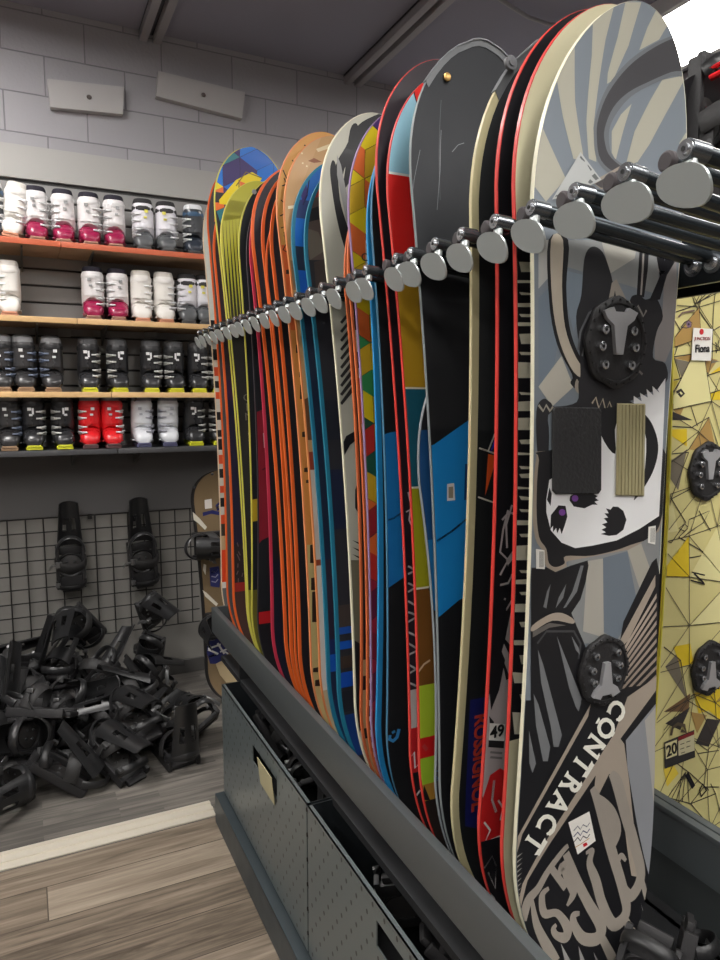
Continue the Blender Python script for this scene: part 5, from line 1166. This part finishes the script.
# letter N and label 20
yb.line([(694, 571), (702, 583), (692, 577), (704, 571)] if 0 else [(690, 580), (704, 584)], .003, BK); yb.line([(703, 583), (693, 573)], .004, BK); yb.line([(691, 572), (704, 575)], .003, BK)
yb.art([(70, 305), (160, 268), (163, 350), (72, 385)], (50, 48, 46), cy3); yb.art([(73, 310), (108, 297), (108, 344), (75, 356)], (222, 212, 160), cy3); yb.art([(112, 300), (160, 280), (161, 330), (113, 346)], (206, 198, 160), cy3); yb.art([(112, 290), (160, 272), (160, 282), (112, 302)], (130, 30, 36), cy3)
for (xa, ya) in ((118, 312), (136, 305), (118, 326), (136, 320), (120, 338)): yb.line([(xa, ya), (xa+12, ya-4)], .002, (90, 84, 70), cy3)
yb.line([(90, 285), (95, 262), (110, 250), (130, 255), (135, 275), (120, 270)], .008, (90, 78, 60), cy3)
yb.line([(137, 400), (148, 420), (158, 440)], .012, BK, cy3); yb.line([(175, 450), (185, 430), (196, 450), (180, 468), (176, 450)], .004, BK, cy3)
yb.finish(); yb.text('20', *cy3((91, 328)), .036, .12, M((30, 28, 28), .5), bold=.0008, sx=.9)
disc(yb, 705, 471, .055); disc(yb, 707, 667, .055, flip=True)
# hanging price tag
x0, z0 = yb.uv(691, 328); x1, z1 = yb.uv(708.5, 361); q = MB(); yy = yb.y(z0)-yb.off-.002; q.box((x0, yy-.001, z1), (x1, yy, z0)); tg = yb.part(q, 'price_tag', M((232, 230, 222), .5), None); tg['label'] = 'white price tag with red emblem'
yb.off += .0035; yb.text('Fiona', 699.5, 349, .022, .06, M((24, 24, 28), .5), bold=.0004, sx=.9); yb.text('JUNCTION', 699.5, 339, .0095, .04, M((150, 60, 60), .5), name='heading')
q = MB(); xm, zm = yb.uv(699, 332); q.tube([(xm, yy-.0011, zm), (xm, yy-.0018, zm)], .006, n=10); yb.part(q, 'emblem', M((200, 40, 44), .5))
# black board with strap binding behind it
kb = Board(None, (40, 40, 42), .002, (34, 33, 36), 2.235, 'black snowboard on the far side of the rack, a strap binding near its nose', xb=1.20, zb=TF+.002, W=.30, sc=.012, ln=.22, k=0.0, y0=1.125, group=None)
kb.art([(690, 160), (720, 130), (720, 200), (690, 200)], (60, 56, 58)); kb.finish()
pp = ony(712, 118, 1.11)
o = binding(0, (pp.x-.028, 1.112, pp.z-.01), (90, 0, 8), 'black binding with bright red strap, mounted high on the black board at the upper right')
q = MB(); q.tube([(math.cos(t)*.060, .055+.015*math.sin(t), .05+.085*math.sin(t)) for t in [PI*k_/12 for k_ in range(13)]], .0085, n=8, flat=.006); q.tube([(math.cos(t)*.060, .073+.015*math.sin(t), .05+.075*math.sin(t)) for t in [PI*k_/12 for k_ in range(13)]], .006, n=8, flat=.004)
rs = q.build('red_strap', M((210, 26, 34), .45), o); rs['label'] = 'bright red strap'
# ================================================================ BOARD AT THE WALL
nb = Board(None, (40, 38, 38), .016, (120, 100, 76), 1.21, 'short brown snowboard with black rim and white slashes beyond the end of the rack', xb=.742, zb=.012, W=.285, sc=.010, ln=.17, tail=.17, k=-.0, y0=3.42, group=None)
nb.shear = -.055; nb.xc += .045
nb.mb = MB(); nb.grid((128, 108, 80)); nb.off = .0003
cn = lambda q_: (185+q_[0]/4.0, 460+q_[1]/4.0)
cn2 = lambda q_: (195+q_[0]/8.0, 590+q_[1]/8.0)
WS = (222, 216, 200); NV = (40, 44, 100)
nb.art([(70, 210), (110, 200), (145, 210), (145, 222), (105, 215), (72, 225)], NV, cn, .016)
nb.art([(28, 205), (60, 235), (88, 268), (80, 280), (50, 250), (28, 235)], WS, cn, .003); nb.art([(88, 330), (100, 372), (82, 395), (75, 385)], WS, cn); nb.art([(75, 415), (85, 420), (82, 460), (72, 440)], WS, cn, .003); nb.art([(70, 520), (85, 530), (132, 575), (125, 585), (80, 545)], WS, cn, .003)
nb.art([(78, 160), (106, 155), (108, 192), (80, 196)], (220, 214, 206), cn); nb.art([(122, 180), (140, 165), (150, 190), (128, 205)], NV, cn)
nb.line([(126, 192), (142, 182)], .012, (210, 206, 200), cn)
nb.art([(98, 430), (135, 425), (142, 470), (138, 510), (102, 505)], (50, 54, 110), cn); 
for y0 in (445, 465, 485): nb.line([(106, y0), (122, y0+4), (132, y0-8)], .006, (150, 150, 170), cn)
nb.art([(100, 400), (170, 375), (270, 500), (235, 545), (180, 590), (120, 590), (95, 500)], NV, cn2, .002)
nb.line([(115, 530), (110, 470), (160, 480), (180, 520)] if 0 else [(112, 535), (185, 510)], .010, (230, 228, 224), cn2, .002); nb.line([(105, 475), (185, 512)], .010, (230, 228, 224), cn2, .002); nb.line([(105, 470), (205, 435)], .010, (230, 228, 224), cn2, .002)
nb.line([(180, 425), (235, 510)], .010, (230, 228, 224), cn2); nb.line([(200, 495), (262, 470)], .009, (230, 228, 224), cn2); nb.line([(235, 490), (265, 510)], .008, (230, 228, 224), cn2)
nb.art([(165, 590), (290, 530), (400, 560), (400, 730), (250, 740), (200, 680)], (198, 176, 138), cn2)
nb.finish()
for x_, y_ in ((212, 471), (194, 484)):
    a_ = nb.uv(x_, y_+3); q = MB(); q.cyl((a_[0], nb.y(a_[1])-.001, a_[1]), (a_[0], nb.y(a_[1])-.005, a_[1]), .007, n=10); nb.part(q, 'rim_screw', CHROME)
pp = ony(209, 543, 3.42); binding(0, (pp.x+.01, 3.40, pp.z), (90, 90, 0), 'black binding mounted on the short brown board by the wall')
pp = ony(218, 622, 3.42); binding(1, (pp.x+.03, 3.40, pp.z), (90, 90, 0), 'lower black binding on the short brown board, behind the end of the rack')
# ================================================================ CAMERA, WORLD
cam = bpy.data.cameras.new('camera'); cam.sensor_fit = 'VERTICAL'; cam.sensor_height = 24; cam.lens = FP/960*24; cam.clip_start = .02
co = bpy.data.objects.new('camera', cam); C.objects.link(co); co.location = EYE
co.rotation_euler = Matrix((RV, UV, -FV)).transposed().to_euler()
bpy.context.scene.camera = co
w = bpy.data.worlds.new('world'); bpy.context.scene.world = w; w.use_nodes = True
w.node_tree.nodes['Background'].inputs['Color'].default_value = (.75, .8, 1, 1); w.node_tree.nodes['Background'].inputs['Strength'].default_value = .3
vs_ = bpy.context.scene.view_settings; vs_.view_transform = 'Standard'; vs_.look = 'None'; vs_.gamma = 1; vs_.use_curve_mapping = False; vs_.exposure = 1.12
